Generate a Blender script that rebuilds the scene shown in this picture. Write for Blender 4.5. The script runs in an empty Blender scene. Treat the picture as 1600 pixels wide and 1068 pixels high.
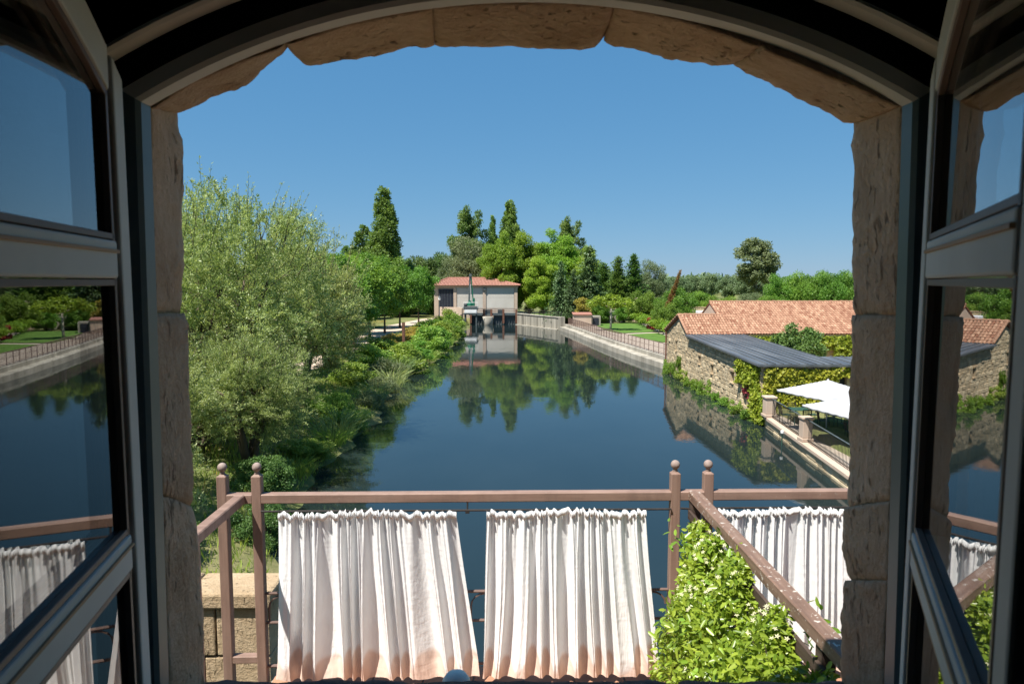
import bpy, bmesh, math, random
import numpy as np
from mathutils import Vector, Matrix, noise

# ------------------------------------------------------------------ camera, sky, sun, exposure
scene = bpy.context.scene
COL = scene.collection
F_PX, PITCH, EYE = 1067.0, math.radians(5.03), 7.4

cam_data = bpy.data.cameras.new('camera')
cam_data.sensor_width = 36.0
cam_data.lens = 36.0 * F_PX / 1600.0
cam_data.clip_start = 0.05
cam_data.clip_end = 6000.0
cam_data.dof.use_dof = True
cam_data.dof.focus_distance = 22.0
cam_data.dof.aperture_fstop = 11.0
cam = bpy.data.objects.new('camera', cam_data)
COL.objects.link(cam)
cam.location = (0, 0, EYE)
cam.rotation_euler = (math.radians(90) - PITCH, 0, 0)
scene.camera = cam

SUN_AZ = (-0.74, -0.67)
SUN_EL = math.radians(62)
world = bpy.data.worlds.new('World')
scene.world = world
world.use_nodes = True
wn = world.node_tree.nodes
sky = wn.new('ShaderNodeTexSky')
sky.sky_type = 'NISHITA'
sky.sun_disc = False
sky.sun_elevation = SUN_EL
sky.sun_rotation = math.atan2(SUN_AZ[0], SUN_AZ[1])
sky.air_density = 1.0
sky.dust_density = 0.3
sky.ozone_density = 4.0
sky.altitude = 1500
# one tone curve over the whole sky: a clear dry day with little brightening towards the horizon
wl = world.node_tree.links
sep = wn.new('ShaderNodeSeparateColor'); com = wn.new('ShaderNodeCombineColor')
wl.new(sky.outputs[0], sep.inputs[0])
for ch, (gam, gain) in enumerate(((0.70, 0.52), (0.43, 1.25), (0.30, 2.20))):
    pw = wn.new('ShaderNodeMath'); pw.operation = 'POWER'; pw.inputs[1].default_value = gam
    ml = wn.new('ShaderNodeMath'); ml.operation = 'MULTIPLY'; ml.inputs[1].default_value = gain
    wl.new(sep.outputs[ch], pw.inputs[0]); wl.new(pw.outputs[0], ml.inputs[0]); wl.new(ml.outputs[0], com.inputs[ch])
wl.new(com.outputs[0], wn['Background'].inputs[0])
wn['Background'].inputs[1].default_value = 0.0915

sl = bpy.data.lights.new('sun', 'SUN')
sl.energy = 4.9
sl.angle = math.radians(0.53)
sl.color = (1.0, 0.95, 0.87)
sun = bpy.data.objects.new('sun', sl)
COL.objects.link(sun)
hn = math.hypot(*SUN_AZ)
SUN_DIR = Vector((SUN_AZ[0] / hn * math.cos(SUN_EL), SUN_AZ[1] / hn * math.cos(SUN_EL), math.sin(SUN_EL)))
sun.rotation_euler = SUN_DIR.to_track_quat('Z', 'Y').to_euler()
sun.location = (0, 0, 60)

scene.view_settings.view_transform = 'Standard'
scene.view_settings.look = 'None'
scene.view_settings.exposure = 0.90
scene.view_settings.gamma = 1.0
scene.render.engine = 'CYCLES'
scene.cycles.use_denoising = True
scene.cycles.max_bounces = 8
scene.cycles.diffuse_bounces = 4
scene.cycles.glossy_bounces = 4
scene.cycles.transparent_max_bounces = 16

# ------------------------------------------------------------------ measuring helpers (a picture ray met with a known plane of the place)
def ray(px, py):
    u, v = (px - 800) / F_PX, (534 - py) / F_PX
    return u, math.cos(PITCH) + v * math.sin(PITCH), -math.sin(PITCH) + v * math.cos(PITCH)
def on_z(px, py, z):
    a, b, c = ray(px, py); t = (z - EYE) / c
    return Vector((a * t, b * t, z))
def on_y(px, py, Y):
    a, b, c = ray(px, py); t = Y / b
    return Vector((a * t, Y, EYE + c * t))

rng = np.random.default_rng(7)
random.seed(7)

# ------------------------------------------------------------------ materials
MATS = {}
def new_mat(name):
    m = bpy.data.materials.new(name)
    m.use_nodes = True
    nt = m.node_tree
    nt.nodes.clear()
    out = nt.nodes.new('ShaderNodeOutputMaterial')
    MATS[name] = m
    return m, nt, out
def nd(nt, typ, **kw):
    n = nt.nodes.new(typ)
    for k, v in kw.items():
        if k.startswith('i_'):
            n.inputs[k[2:].replace('_', ' ')].default_value = v
        else:
            setattr(n, k, v)
    return n
def rgba(c): return (c[0], c[1], c[2], 1)
def coord(nt, space='Object'):
    return nt.nodes.new('ShaderNodeTexCoord').outputs[space]
def pos(nt):
    return nt.nodes.new('ShaderNodeNewGeometry').outputs['Position']
def ramp(nt, fac, stops):
    r = nt.nodes.new('ShaderNodeValToRGB')
    els = r.color_ramp.elements
    while len(els) < len(stops): els.new(0.5)
    for e, (p, c) in zip(els, stops):
        e.position = p; e.color = rgba(c)
    nt.links.new(fac, r.inputs[0])
    return r.outputs[0]
def tex_noise(nt, vec, scale, detail=4, rough=0.55, dist=0.0):
    n = nd(nt, 'ShaderNodeTexNoise')
    n.inputs['Scale'].default_value = scale
    n.inputs['Detail'].default_value = detail
    n.inputs['Roughness'].default_value = rough
    n.inputs['Distortion'].default_value = dist
    nt.links.new(vec, n.inputs['Vector'])
    return n.outputs[0]
def scaled(nt, vec, s):
    m = nd(nt, 'ShaderNodeMapping'); m.inputs['Scale'].default_value = s
    nt.links.new(vec, m.inputs[0]); return m.outputs[0]
def mixc(nt, fac, a, b, mode='MIX'):
    m = nt.nodes.new('ShaderNodeMix'); m.data_type = 'RGBA'; m.blend_type = mode
    for s, v in ((0, fac), (6, a), (7, b)):
        if hasattr(v, 'is_linked'): nt.links.new(v, m.inputs[s])
        else: m.inputs[s].default_value = v if s == 0 else rgba(v)
    return m.outputs[2]
def bump(nt, h, strength, dist, normal=None):
    b = nt.nodes.new('ShaderNodeBump')
    b.inputs['Strength'].default_value = strength
    b.inputs['Distance'].default_value = dist
    nt.links.new(h, b.inputs['Height'])
    if normal is not None: nt.links.new(normal, b.inputs['Normal'])
    return b.outputs[0]
def princ(nt, out, col, rough=0.7, spec=0.3, normal=None, metal=0.0):
    p = nt.nodes.new('ShaderNodeBsdfPrincipled')
    if hasattr(col, 'is_linked'): nt.links.new(col, p.inputs['Base Color'])
    else: p.inputs['Base Color'].default_value = rgba(col)
    if hasattr(rough, 'is_linked'): nt.links.new(rough, p.inputs['Roughness'])
    else: p.inputs['Roughness'].default_value = rough
    p.inputs['Specular IOR Level'].default_value = spec
    p.inputs['Metallic'].default_value = metal
    if normal is not None: nt.links.new(normal, p.inputs['Normal'])
    nt.links.new(p.outputs[0], out.inputs[0])
    return p
def rnd_obj(nt): return nt.nodes.new('ShaderNodeObjectInfo').outputs['Random']
def attr(nt, name):
    a = nt.nodes.new('ShaderNodeAttribute'); a.attribute_name = name
    return a.outputs['Fac']

def mat_noise(name, stops, scale=4.0, rough=0.8, spec=0.2, bs=0.4, bd=0.01, bscale=None, stretch=(1, 1, 1), vary=0.0, detail=5, world_space=True, metal=0.0):
    m, nt, out = new_mat(name)
    v = scaled(nt, pos(nt) if world_space else coord(nt), stretch)
    n = tex_noise(nt, v, scale, detail)
    c = ramp(nt, n, stops)
    if vary:
        r = nd(nt, 'ShaderNodeMapRange'); nt.links.new(rnd_obj(nt), r.inputs[0])
        r.inputs[3].default_value = 1 - vary; r.inputs[4].default_value = 1 + vary
        hs = nt.nodes.new('ShaderNodeHueSaturation'); nt.links.new(c, hs.inputs['Color']); nt.links.new(r.outputs[0], hs.inputs['Value'])
        c = hs.outputs[0]
    h = tex_noise(nt, v, bscale or scale * 6, 6, 0.65)
    princ(nt, out, c, rough, spec, bump(nt, h, bs, bd), metal)
    return m

def mat_stone(name, stops, pits=True, scale=5.0, vary=0.12, bd=0.012):
    m, nt, out = new_mat(name)
    v = pos(nt)
    big = tex_noise(nt, v, scale, 6, 0.6, 0.3)
    fine = tex_noise(nt, v, scale * 9, 6, 0.7)
    c = ramp(nt, big, stops)
    c = mixc(nt, 0.5, c, ramp(nt, fine, [(0.25, stops[0][1]), (0.75, stops[-1][1])]))
    r = nd(nt, 'ShaderNodeMapRange'); nt.links.new(rnd_obj(nt), r.inputs[0])
    r.inputs[3].default_value = 1 - vary; r.inputs[4].default_value = 1 + vary
    hs = nt.nodes.new('ShaderNodeHueSaturation'); nt.links.new(c, hs.inputs['Color']); nt.links.new(r.outputs[0], hs.inputs['Value'])
    c = hs.outputs[0]
    nrm = bump(nt, fine, 0.9, bd * 1.8)
    if pits:
        pore = tex_noise(nt, scaled(nt, v, (1, 1, 0.4)), scale * 11, 8, 0.62, 0.4)
        gate = tex_noise(nt, v, scale * 0.9, 4, 0.6)
        pit = nd(nt, 'ShaderNodeMath', operation='MULTIPLY_ADD'); nt.links.new(gate, pit.inputs[0]); pit.inputs[1].default_value = 0.55; nt.links.new(pore, pit.inputs[2])
        pr = nd(nt, 'ShaderNodeMapRange'); nt.links.new(pit.outputs[0], pr.inputs[0])
        pr.inputs[1].default_value = 0.50; pr.inputs[2].default_value = 0.66
        c = mixc(nt, pr.outputs[0], tuple(x * 0.62 for x in stops[0][1]), c)
        nrm = bump(nt, pr.outputs[0], 0.9, bd * 1.8, nrm)
    princ(nt, out, c, 0.9, 0.15, nrm)
    return m

def mat_worn(name, stops, stretch, chip, chip_col):
    m, nt, out = new_mat(name)
    v = scaled(nt, pos(nt), stretch)
    c = ramp(nt, tex_noise(nt, v, 3.5, 6), stops)
    spots = tex_noise(nt, pos(nt), 38, 5, 0.7)
    r = nd(nt, 'ShaderNodeMapRange'); nt.links.new(spots, r.inputs[0]); r.inputs[1].default_value = chip; r.inputs[2].default_value = chip + .03
    c = mixc(nt, r.outputs[0], c, chip_col)
    stain = tex_noise(nt, scaled(nt, pos(nt), (5, 5, 1.2)), 1.6, 5, 0.65)
    c = mixc(nt, ramp_fac(nt, stain, .45, .75, .45), c, tuple(x * .5 for x in stops[0][1]))
    h = tex_noise(nt, v, 60, 6, .65)
    rg = nd(nt, 'ShaderNodeMapRange'); nt.links.new(stain, rg.inputs[0]); rg.inputs[3].default_value = .42; rg.inputs[4].default_value = .75
    princ(nt, out, c, rg.outputs[0], 0.35, bump(nt, h, .35, .004))
    return m
def ramp_fac(nt, f, a, b, top):
    r = nd(nt, 'ShaderNodeMapRange'); nt.links.new(f, r.inputs[0])
    r.inputs[1].default_value = a; r.inputs[2].default_value = b; r.inputs[4].default_value = top
    return r.outputs[0]

def mat_leaf(name, c_lo, c_hi, trans=0.35, rough=0.5, spec=0.3):
    m, nt, out = new_mat(name)
    t = attr(nt, 'tint')
    mid = tuple((a + b) / 2 for a, b in zip(c_lo, c_hi))
    c = ramp(nt, t, [(0.0, c_lo), (0.5, mid), (1.0, c_hi)])
    r = nd(nt, 'ShaderNodeMapRange'); nt.links.new(rnd_obj(nt), r.inputs[0])
    r.inputs[3].default_value = 0.88; r.inputs[4].default_value = 1.12
    hs = nt.nodes.new('ShaderNodeHueSaturation'); nt.links.new(c, hs.inputs['Color']); nt.links.new(r.outputs[0], hs.inputs['Value'])
    if trans > 0:
        hu = nd(nt, 'ShaderNodeMath', operation='MULTIPLY'); nt.links.new(rnd_obj(nt), hu.inputs[0]); hu.inputs[1].default_value = 7.13
        fr = nd(nt, 'ShaderNodeMath', operation='FRACT'); nt.links.new(hu.outputs[0], fr.inputs[0])
        hr = nd(nt, 'ShaderNodeMapRange'); nt.links.new(fr.outputs[0], hr.inputs[0]); hr.inputs[3].default_value = 0.482; hr.inputs[4].default_value = 0.518
        nt.links.new(hr.outputs[0], hs.inputs['Hue'])
    c = hs.outputs[0]
    p = princ(nt, out, c, rough, spec)
    tr = nt.nodes.new('ShaderNodeBsdfTranslucent')
    yc = mixc(nt, 0.6, c, (1.0, 0.95, 0.35), 'MULTIPLY')
    br = nt.nodes.new('ShaderNodeHueSaturation'); nt.links.new(yc, br.inputs['Color']); br.inputs['Value'].default_value = 1.7
    nt.links.new(br.outputs[0], tr.inputs[0])
    mx = nt.nodes.new('ShaderNodeMixShader'); mx.inputs[0].default_value = trans
    nt.links.new(p.outputs[0], mx.inputs[1]); nt.links.new(tr.outputs[0], mx.inputs[2])
    nt.links.new(mx.outputs[0], out.inputs[0])
    return m

SAND = [(0.30, (0.37, 0.225, 0.135)), (0.48, (0.58, 0.40, 0.27)), (0.70, (0.70, 0.53, 0.39))]
mat_stone('reveal_stone', SAND, True, 5.0, 0.10)
mat_stone('rubble_stone', [(0.3, (0.36, 0.275, 0.165)), (0.5, (0.50, 0.40, 0.26)), (0.7, (0.60, 0.51, 0.36))], False, 1.6, 0.22, 0.02)
mat_stone('ashlar_stone', [(0.3, (0.34, 0.235, 0.135)), (0.5, (0.48, 0.355, 0.22)), (0.7, (0.58, 0.46, 0.31))], True, 3.0, 0.12)
mat_stone('sill_stone', [(0.3, (0.12, 0.06, 0.05)), (0.5, (0.19, 0.11, 0.09)), (0.7, (0.27, 0.18, 0.15))], False, 9.0, 0.1)
mat_noise('mortar', [(0.3, (0.22, 0.17, 0.12)), (0.7, (0.34, 0.27, 0.19))], 12, 0.95, 0.1, 0.6, 0.01)
mat_noise('pale_mortar', [(0.3, (0.36, 0.28, 0.18)), (0.7, (0.48, 0.39, 0.26))], 3, 0.95, 0.1, 0.6, 0.02)
mat_noise('concrete', [(0.25, (0.20, 0.185, 0.15)), (0.5, (0.34, 0.315, 0.265)), (0.75, (0.44, 0.41, 0.35))], 0.9, 0.9, 0.15, 0.5, 0.015, 6, (1, 1, 0.35), 0.12)
mat_noise('stained_concrete', [(0.3, (0.13, 0.12, 0.10)), (0.5, (0.28, 0.26, 0.215)), (0.7, (0.40, 0.37, 0.31))], 1.4, 0.9, 0.15, 0.4, 0.01, 8, (1, 1, 0.08), 0.05)
mat_noise('render_panel', [(0.3, (0.46, 0.43, 0.38)), (0.7, (0.56, 0.53, 0.475))], 0.35, 0.85, 0.2, 0.2, 0.004, 10, (1, 1, 0.5), 0.03)
mat_noise('stained_render', [(0.3, (0.40, 0.30, 0.235)), (0.5, (0.48, 0.40, 0.33)), (0.7, (0.53, 0.47, 0.41))], 0.8, 0.9, 0.15, 0.3, 0.006, 9, (1, 1, 0.3))
mat_noise('pink_render', [(0.3, (0.44, 0.34, 0.265)), (0.7, (0.54, 0.43, 0.34))], 0.5, 0.9, 0.15, 0.2, 0.004, 10)
mat_noise('dark_door', [(0.3, (0.015, 0.018, 0.028)), (0.7, (0.028, 0.032, 0.045))], 2, 0.5, 0.3, 0.1, 0.003)
mat_noise('frame_paint', [(0.3, (0.52, 0.53, 0.515)), (0.7, (0.60, 0.61, 0.59))], 6, 0.6, 0.3, 0.12, 0.002, 40, (1, 1, 1), 0, 5)
mat_noise('frame_edge', [(0.3, (0.20, 0.21, 0.21)), (0.7, (0.26, 0.275, 0.27))], 6, 0.38, 0.5, 0.12, 0.002, 40)
mat_noise('frame_sky_tint', [(0.3, (0.10, 0.14, 0.15)), (0.7, (0.14, 0.18, 0.185))], 6, 0.4, 0.5, 0.12, 0.002, 40)  # sky reflection on the jamb moulding put into the paint colour as teal
mat_noise('bead_wood', [(0.3, (0.14, 0.095, 0.075)), (0.7, (0.20, 0.14, 0.11))], 5, 0.5, 0.35, 0.2, 0.002, 30, (1, 1, 0.1))
mat_noise('bead_ochre', [(0.3, (0.33, 0.20, 0.10)), (0.7, (0.42, 0.27, 0.15))], 5, 0.6, 0.3, 0.2, 0.002, 30)
mat_noise('gasket', [(0.3, (0.008, 0.008, 0.008)), (0.7, (0.014, 0.014, 0.014))], 5, 0.7, 0.2, 0.1, 0.001)
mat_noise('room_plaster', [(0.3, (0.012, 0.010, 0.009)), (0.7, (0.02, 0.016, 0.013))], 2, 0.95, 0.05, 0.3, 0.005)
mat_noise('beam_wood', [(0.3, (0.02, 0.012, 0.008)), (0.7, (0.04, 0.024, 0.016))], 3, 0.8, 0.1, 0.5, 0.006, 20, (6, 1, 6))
mat_noise('facade_plaster', [(0.3, (0.40, 0.31, 0.22)), (0.7, (0.5, 0.4, 0.3))], 2, 0.95, 0.1, 0.4, 0.01)
mat_worn('rail_paint', [(0.25, (0.20, 0.125, 0.095)), (0.5, (0.265, 0.172, 0.133)), (0.8, (0.33, 0.22, 0.175))], (0.6, 8, 8), 0.66, (0.42, 0.36, 0.31))
mat_worn('post_paint', [(0.25, (0.20, 0.125, 0.095)), (0.5, (0.265, 0.172, 0.133)), (0.8, (0.33, 0.22, 0.175))], (8, 8, 0.6), 0.68, (0.40, 0.33, 0.28))
mat_worn('weathered_rail', [(0.25, (0.12, 0.072, 0.05)), (0.5, (0.20, 0.125, 0.09)), (0.75, (0.29, 0.20, 0.15))], (9, 0.6, 9), 0.60, (0.55, 0.50, 0.44))
mat_noise('finial_stone', [(0.3, (0.21, 0.15, 0.125)), (0.7, (0.34, 0.27, 0.235))], 30, 0.7, 0.25, 0.4, 0.003)
mat_noise('iron', [(0.3, (0.02, 0.018, 0.017)), (0.7, (0.04, 0.033, 0.03))], 20, 0.5, 0.4, 0.2, 0.002)
mat_noise('rusty_iron', [(0.3, (0.12, 0.055, 0.035)), (0.7, (0.20, 0.10, 0.07))], 3, 0.8, 0.2, 0.3, 0.004)
mat_noise('fence_iron', [(0.3, (0.13, 0.085, 0.07)), (0.7, (0.19, 0.13, 0.11))], 3, 0.7, 0.25, 0.2, 0.003)
mat_noise('terracotta_floor', [(0.3, (0.36, 0.17, 0.10)), (0.7, (0.46, 0.25, 0.16))], 6, 0.8, 0.2, 0.3, 0.004)
mat_noise('bark', [(0.3, (0.06, 0.045, 0.032)), (0.7, (0.15, 0.12, 0.09))], 5, 0.95, 0.1, 0.8, 0.03, 12, (1, 1, 0.25))
mat_noise('pale_bark', [(0.3, (0.28, 0.26, 0.21)), (0.7, (0.44, 0.41, 0.35))], 5, 0.9, 0.1, 0.5, 0.02, 12, (1, 1, 0.25))
mat_noise('gravel_path', [(0.3, (0.40, 0.31, 0.24)), (0.7, (0.54, 0.44, 0.355))], 0.9, 0.95, 0.1, 0.6, 0.02, 18)
mat_noise('sandy_floor', [(0.3, (0.42, 0.30, 0.17)), (0.7, (0.53, 0.40, 0.25))], 1.2, 0.95, 0.1, 0.5, 0.01, 18)
mat_noise('paving', [(0.3, (0.36, 0.30, 0.24)), (0.7, (0.47, 0.40, 0.33))], 1.6, 0.9, 0.1, 0.4, 0.008, 14)
mat_noise('lawn', [(0.3, (0.06, 0.125, 0.024)), (0.7, (0.11, 0.19, 0.04))], 1.4, 0.95, 0.1, 0.8, 0.03, 30)
mat_noise('zinc_roof', [(0.3, (0.055, 0.062, 0.07)), (0.55, (0.10, 0.11, 0.12)), (0.75, (0.17, 0.18, 0.19))], 0.5, 0.42, 0.5, 0.25, 0.01, 6, (4, 0.35, 1), 0.06)
mat_noise('canvas_white', [(0.3, (0.40, 0.405, 0.41)), (0.7, (0.47, 0.475, 0.48))], 2, 0.85, 0.2, 0.2, 0.01, 6)
mat_noise('pole_metal', [(0.3, (0.42, 0.43, 0.42)), (0.7, (0.5, 0.51, 0.5))], 4, 0.4, 0.5, 0.05, 0.001)
mat_noise('green_metal', [(0.3, (0.02, 0.06, 0.045)), (0.7, (0.035, 0.09, 0.065))], 6, 0.5, 0.4, 0.1, 0.002)
mat_noise('crane_green', [(0.3, (0.01, 0.10, 0.06)), (0.7, (0.015, 0.16, 0.095))], 4, 0.5, 0.4, 0.1, 0.002)
mat_noise('steel_dark', [(0.3, (0.06, 0.075, 0.08)), (0.7, (0.10, 0.12, 0.125))], 4, 0.5, 0.4, 0.1, 0.002)
mat_noise('white_metal', [(0.3, (0.66, 0.67, 0.67)), (0.7, (0.76, 0.77, 0.77))], 2, 0.5, 0.4, 0.1, 0.002)
mat_noise('louvre_dark', [(0.3, (0.045, 0.03, 0.024)), (0.7, (0.10, 0.072, 0.058))], 6, 0.65, 0.25, 0.4, 0.003, 40, (8, 0.7, 8))
mat_noise('red_door', [(0.3, (0.20, 0.05, 0.03)), (0.7, (0.3, 0.09, 0.055))], 2, 0.8, 0.2, 0.2, 0.003)
mat_noise('flower_white', [(0.3, (0.50, 0.48, 0.28)), (0.7, (0.62, 0.60, 0.42))], 8, 0.7, 0.2, 0.05, 0.001)
mat_noise('flower_yellow', [(0.3, (0.6, 0.38, 0.02)), (0.7, (0.7, 0.5, 0.04))], 8, 0.7, 0.2, 0.05, 0.001)
mat_noise('lamp_cap', [(0.3, (0.80, 0.74, 0.66)), (0.7, (0.84, 0.79, 0.72))], 8, 0.5, 0.3, 0.05, 0.001)
mat_noise('lamp_grey', [(0.3, (0.45, 0.46, 0.45)), (0.7, (0.55, 0.56, 0.55))], 8, 0.45, 0.4, 0.05, 0.001)

mat_leaf('leaf_willow', (0.15, 0.205, 0.05), (0.46, 0.51, 0.22), 0.36, 0.42, 0.4)
mat_leaf('leaf_poplar', (0.085, 0.16, 0.036), (0.20, 0.295, 0.068), 0.34)
mat_leaf('leaf_dark', (0.06, 0.125, 0.034), (0.15, 0.24, 0.06), 0.3)
mat_leaf('leaf_plane', (0.140, 0.244, 0.027), (0.287, 0.409, 0.055), 0.40)
mat_leaf('leaf_mid', (0.085, 0.185, 0.026), (0.20, 0.33, 0.05), 0.37)
mat_leaf('leaf_grey', (0.104, 0.140, 0.063), (0.201, 0.244, 0.122), 0.3)
mat_leaf('leaf_conifer', (0.045, 0.10, 0.042), (0.12, 0.20, 0.075), 0.18)
mat_leaf('leaf_brown', (0.159, 0.104, 0.037), (0.305, 0.207, 0.073), 0.25)
mat_leaf('leaf_yellow', (0.15, 0.215, 0.02), (0.42, 0.43, 0.05), 0.38)
mat_leaf('leaf_jasmine', (0.122, 0.232, 0.022), (0.354, 0.488, 0.061), 0.34, 0.32, 0.5)
mat_leaf('leaf_red', (0.195, 0.022, 0.027), (0.366, 0.049, 0.055), 0.3)
mat_leaf('leaf_bank', (0.13, 0.23, 0.035), (0.32, 0.42, 0.085), 0.38)
mat_leaf('leaf_reed', (0.15, 0.23, 0.085), (0.33, 0.40, 0.17), 0.38)
mat_leaf('leaf_ochre', (0.24, 0.22, 0.045), (0.46, 0.36, 0.09), 0.36)
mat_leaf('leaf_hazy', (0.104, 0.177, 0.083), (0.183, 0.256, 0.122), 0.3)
mat_leaf('tile_clay', (0.23, 0.105, 0.065), (0.45, 0.275, 0.18), 0.0, 0.85, 0.15)
mat_leaf('tile_red', (0.34, 0.165, 0.125), (0.46, 0.25, 0.19), 0.0, 0.85, 0.15)

def make_ground_mat():
    m, nt, out = new_mat('ground_soil')
    v = pos(nt)
    a = tex_noise(nt, v, 0.22, 6, 0.6)
    b = tex_noise(nt, v, 2.2, 6, 0.7)
    c = ramp(nt, a, [(0.32, (0.075, 0.115, 0.03)), (0.5, (0.14, 0.165, 0.05)), (0.62, (0.25, 0.22, 0.105)), (0.75, (0.32, 0.26, 0.16))])
    c = mixc(nt, 0.5, c, ramp(nt, b, [(0.3, (0.06, 0.10, 0.025)), (0.7, (0.25, 0.23, 0.11))]))
    princ(nt, out, c, 0.95, 0.1, bump(nt, tex_noise(nt, v, 9, 6, 0.7), 0.8, 0.08))
make_ground_mat()

def make_water():
    m, nt, out = new_mat('pond_water')
    v = scaled(nt, pos(nt), (1.0, 0.55, 1))
    n1 = tex_noise(nt, v, 1.1, 3, 0.5, 0.4)
    n2 = tex_noise(nt, v, 5.0, 3, 0.6)
    patch = tex_noise(nt, scaled(nt, pos(nt), (1, .45, 1)), 0.16, 4, 0.55)
    pm = nd(nt, 'ShaderNodeMapRange'); nt.links.new(patch, pm.inputs[0])
    pm.inputs[1].default_value = 0.38; pm.inputs[2].default_value = 0.68
    pm.inputs[3].default_value = 0.1; pm.inputs[4].default_value = 1.0
    mul = nd(nt, 'ShaderNodeMath', operation='MULTIPLY'); nt.links.new(n2, mul.inputs[0]); nt.links.new(pm.outputs[0], mul.inputs[1])
    b1 = bump(nt, n1, 0.03, 0.12)
    b2 = bump(nt, mul.outputs[0], 0.07, 0.04, b1)
    c = ramp(nt, patch, [(0.3, (0.010, 0.018, 0.018)), (0.7, (0.016, 0.026, 0.026))])
    p = princ(nt, out, c, 0.02, 0.5, b2)
    p.inputs['IOR'].default_value = 1.50
make_water()

def make_glass():
    m, nt, out = new_mat('pane_glass')
    fr = nd(nt, 'ShaderNodeFresnel'); fr.inputs['IOR'].default_value = 1.52
    # both faces of the pane: 2F / (1 + F), carried by its front face
    a = nd(nt, 'ShaderNodeMath', operation='MULTIPLY'); nt.links.new(fr.outputs[0], a.inputs[0]); a.inputs[1].default_value = 2.0
    b = nd(nt, 'ShaderNodeMath', operation='ADD'); nt.links.new(fr.outputs[0], b.inputs[0]); b.inputs[1].default_value = 1.0
    d = nd(nt, 'ShaderNodeMath', operation='DIVIDE'); nt.links.new(a.outputs[0], d.inputs[0]); nt.links.new(b.outputs[0], d.inputs[1])
    g = nt.nodes.new('ShaderNodeNewGeometry')
    inv = nd(nt, 'ShaderNodeMath', operation='SUBTRACT'); inv.inputs[0].default_value = 1.0; nt.links.new(g.outputs['Backfacing'], inv.inputs[1])
    k = nd(nt, 'ShaderNodeMath', operation='MULTIPLY'); nt.links.new(d.outputs[0], k.inputs[0]); nt.links.new(inv.outputs[0], k.inputs[1])
    tr = nt.nodes.new('ShaderNodeBsdfTransparent'); tr.inputs[0].default_value = (0.97, 0.98, 0.975, 1)
    gl = nt.nodes.new('ShaderNodeBsdfGlossy'); gl.inputs['Roughness'].default_value = 0.0
    mx = nt.nodes.new('ShaderNodeMixShader')
    nt.links.new(k.outputs[0], mx.inputs[0]); nt.links.new(tr.outputs[0], mx.inputs[1]); nt.links.new(gl.outputs[0], mx.inputs[2])
    nt.links.new(mx.outputs[0], out.inputs[0])
make_glass()

def make_curtain_mat():
    m, nt, out = new_mat('curtain_cloth')
    v = coord(nt)
    st = attr(nt, 'hem_tint')
    mottle = tex_noise(nt, v, 9, 5, 0.6)
    c = ramp(nt, mottle, [(0.3, (0.82, 0.82, 0.815)), (0.7, (0.88, 0.88, 0.875))])
    d2 = ramp(nt, mottle, [(0.3, (0.64, 0.44, 0.335)), (0.7, (0.76, 0.57, 0.46))])  # peach tone blended in over the hem
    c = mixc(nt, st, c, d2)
    w1 = tex_noise(nt, scaled(nt, v, (6, 6, 26)), 1.0, 4, 0.6, 0.8)
    w2 = tex_noise(nt, scaled(nt, v, (120, 120, 120)), 1.0, 2, 0.5)
    nrm = bump(nt, w2, 0.15, 0.002, bump(nt, w1, 0.22, 0.010))
    p = princ(nt, out, c, 0.9, 0.1, nrm)
    tr = nt.nodes.new('ShaderNodeBsdfTranslucent'); nt.links.new(c, tr.inputs[0])
    mx = nt.nodes.new('ShaderNodeMixShader'); mx.inputs[0].default_value = 0.18
    nt.links.new(p.outputs[0], mx.inputs[1]); nt.links.new(tr.outputs[0], mx.inputs[2])
    nt.links.new(mx.outputs[0], out.inputs[0])
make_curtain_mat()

# ------------------------------------------------------------------ object helpers
def obj(name, mesh, mat, parent=None):
    o = bpy.data.objects.new(name, mesh)
    COL.objects.link(o)
    if mat and mesh is not None and not mesh.materials:
        mesh.materials.append(MATS[mat])
    if parent is not None: o.parent = parent
    return o
def tag(o, label=None, cat=None, group=None, kind=None):
    if label: o['label'] = label
    if cat: o['category'] = cat
    if group: o['group'] = group
    if kind: o['kind'] = kind
    return o
def thing(name, label, cat, loc=(0, 0, 0), rz=0.0, group=None):
    o = bpy.data.objects.new(name, None)
    o.empty_display_size = 0.2
    COL.objects.link(o)
    o.location = loc
    o.rotation_euler = (0, 0, rz)
    return tag(o, label, cat, group)
def copy_tree(src, parent=None):
    c = src.copy(); COL.objects.link(c); c.parent = parent
    for ch in src.children: copy_tree(ch, c)
    return c

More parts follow.
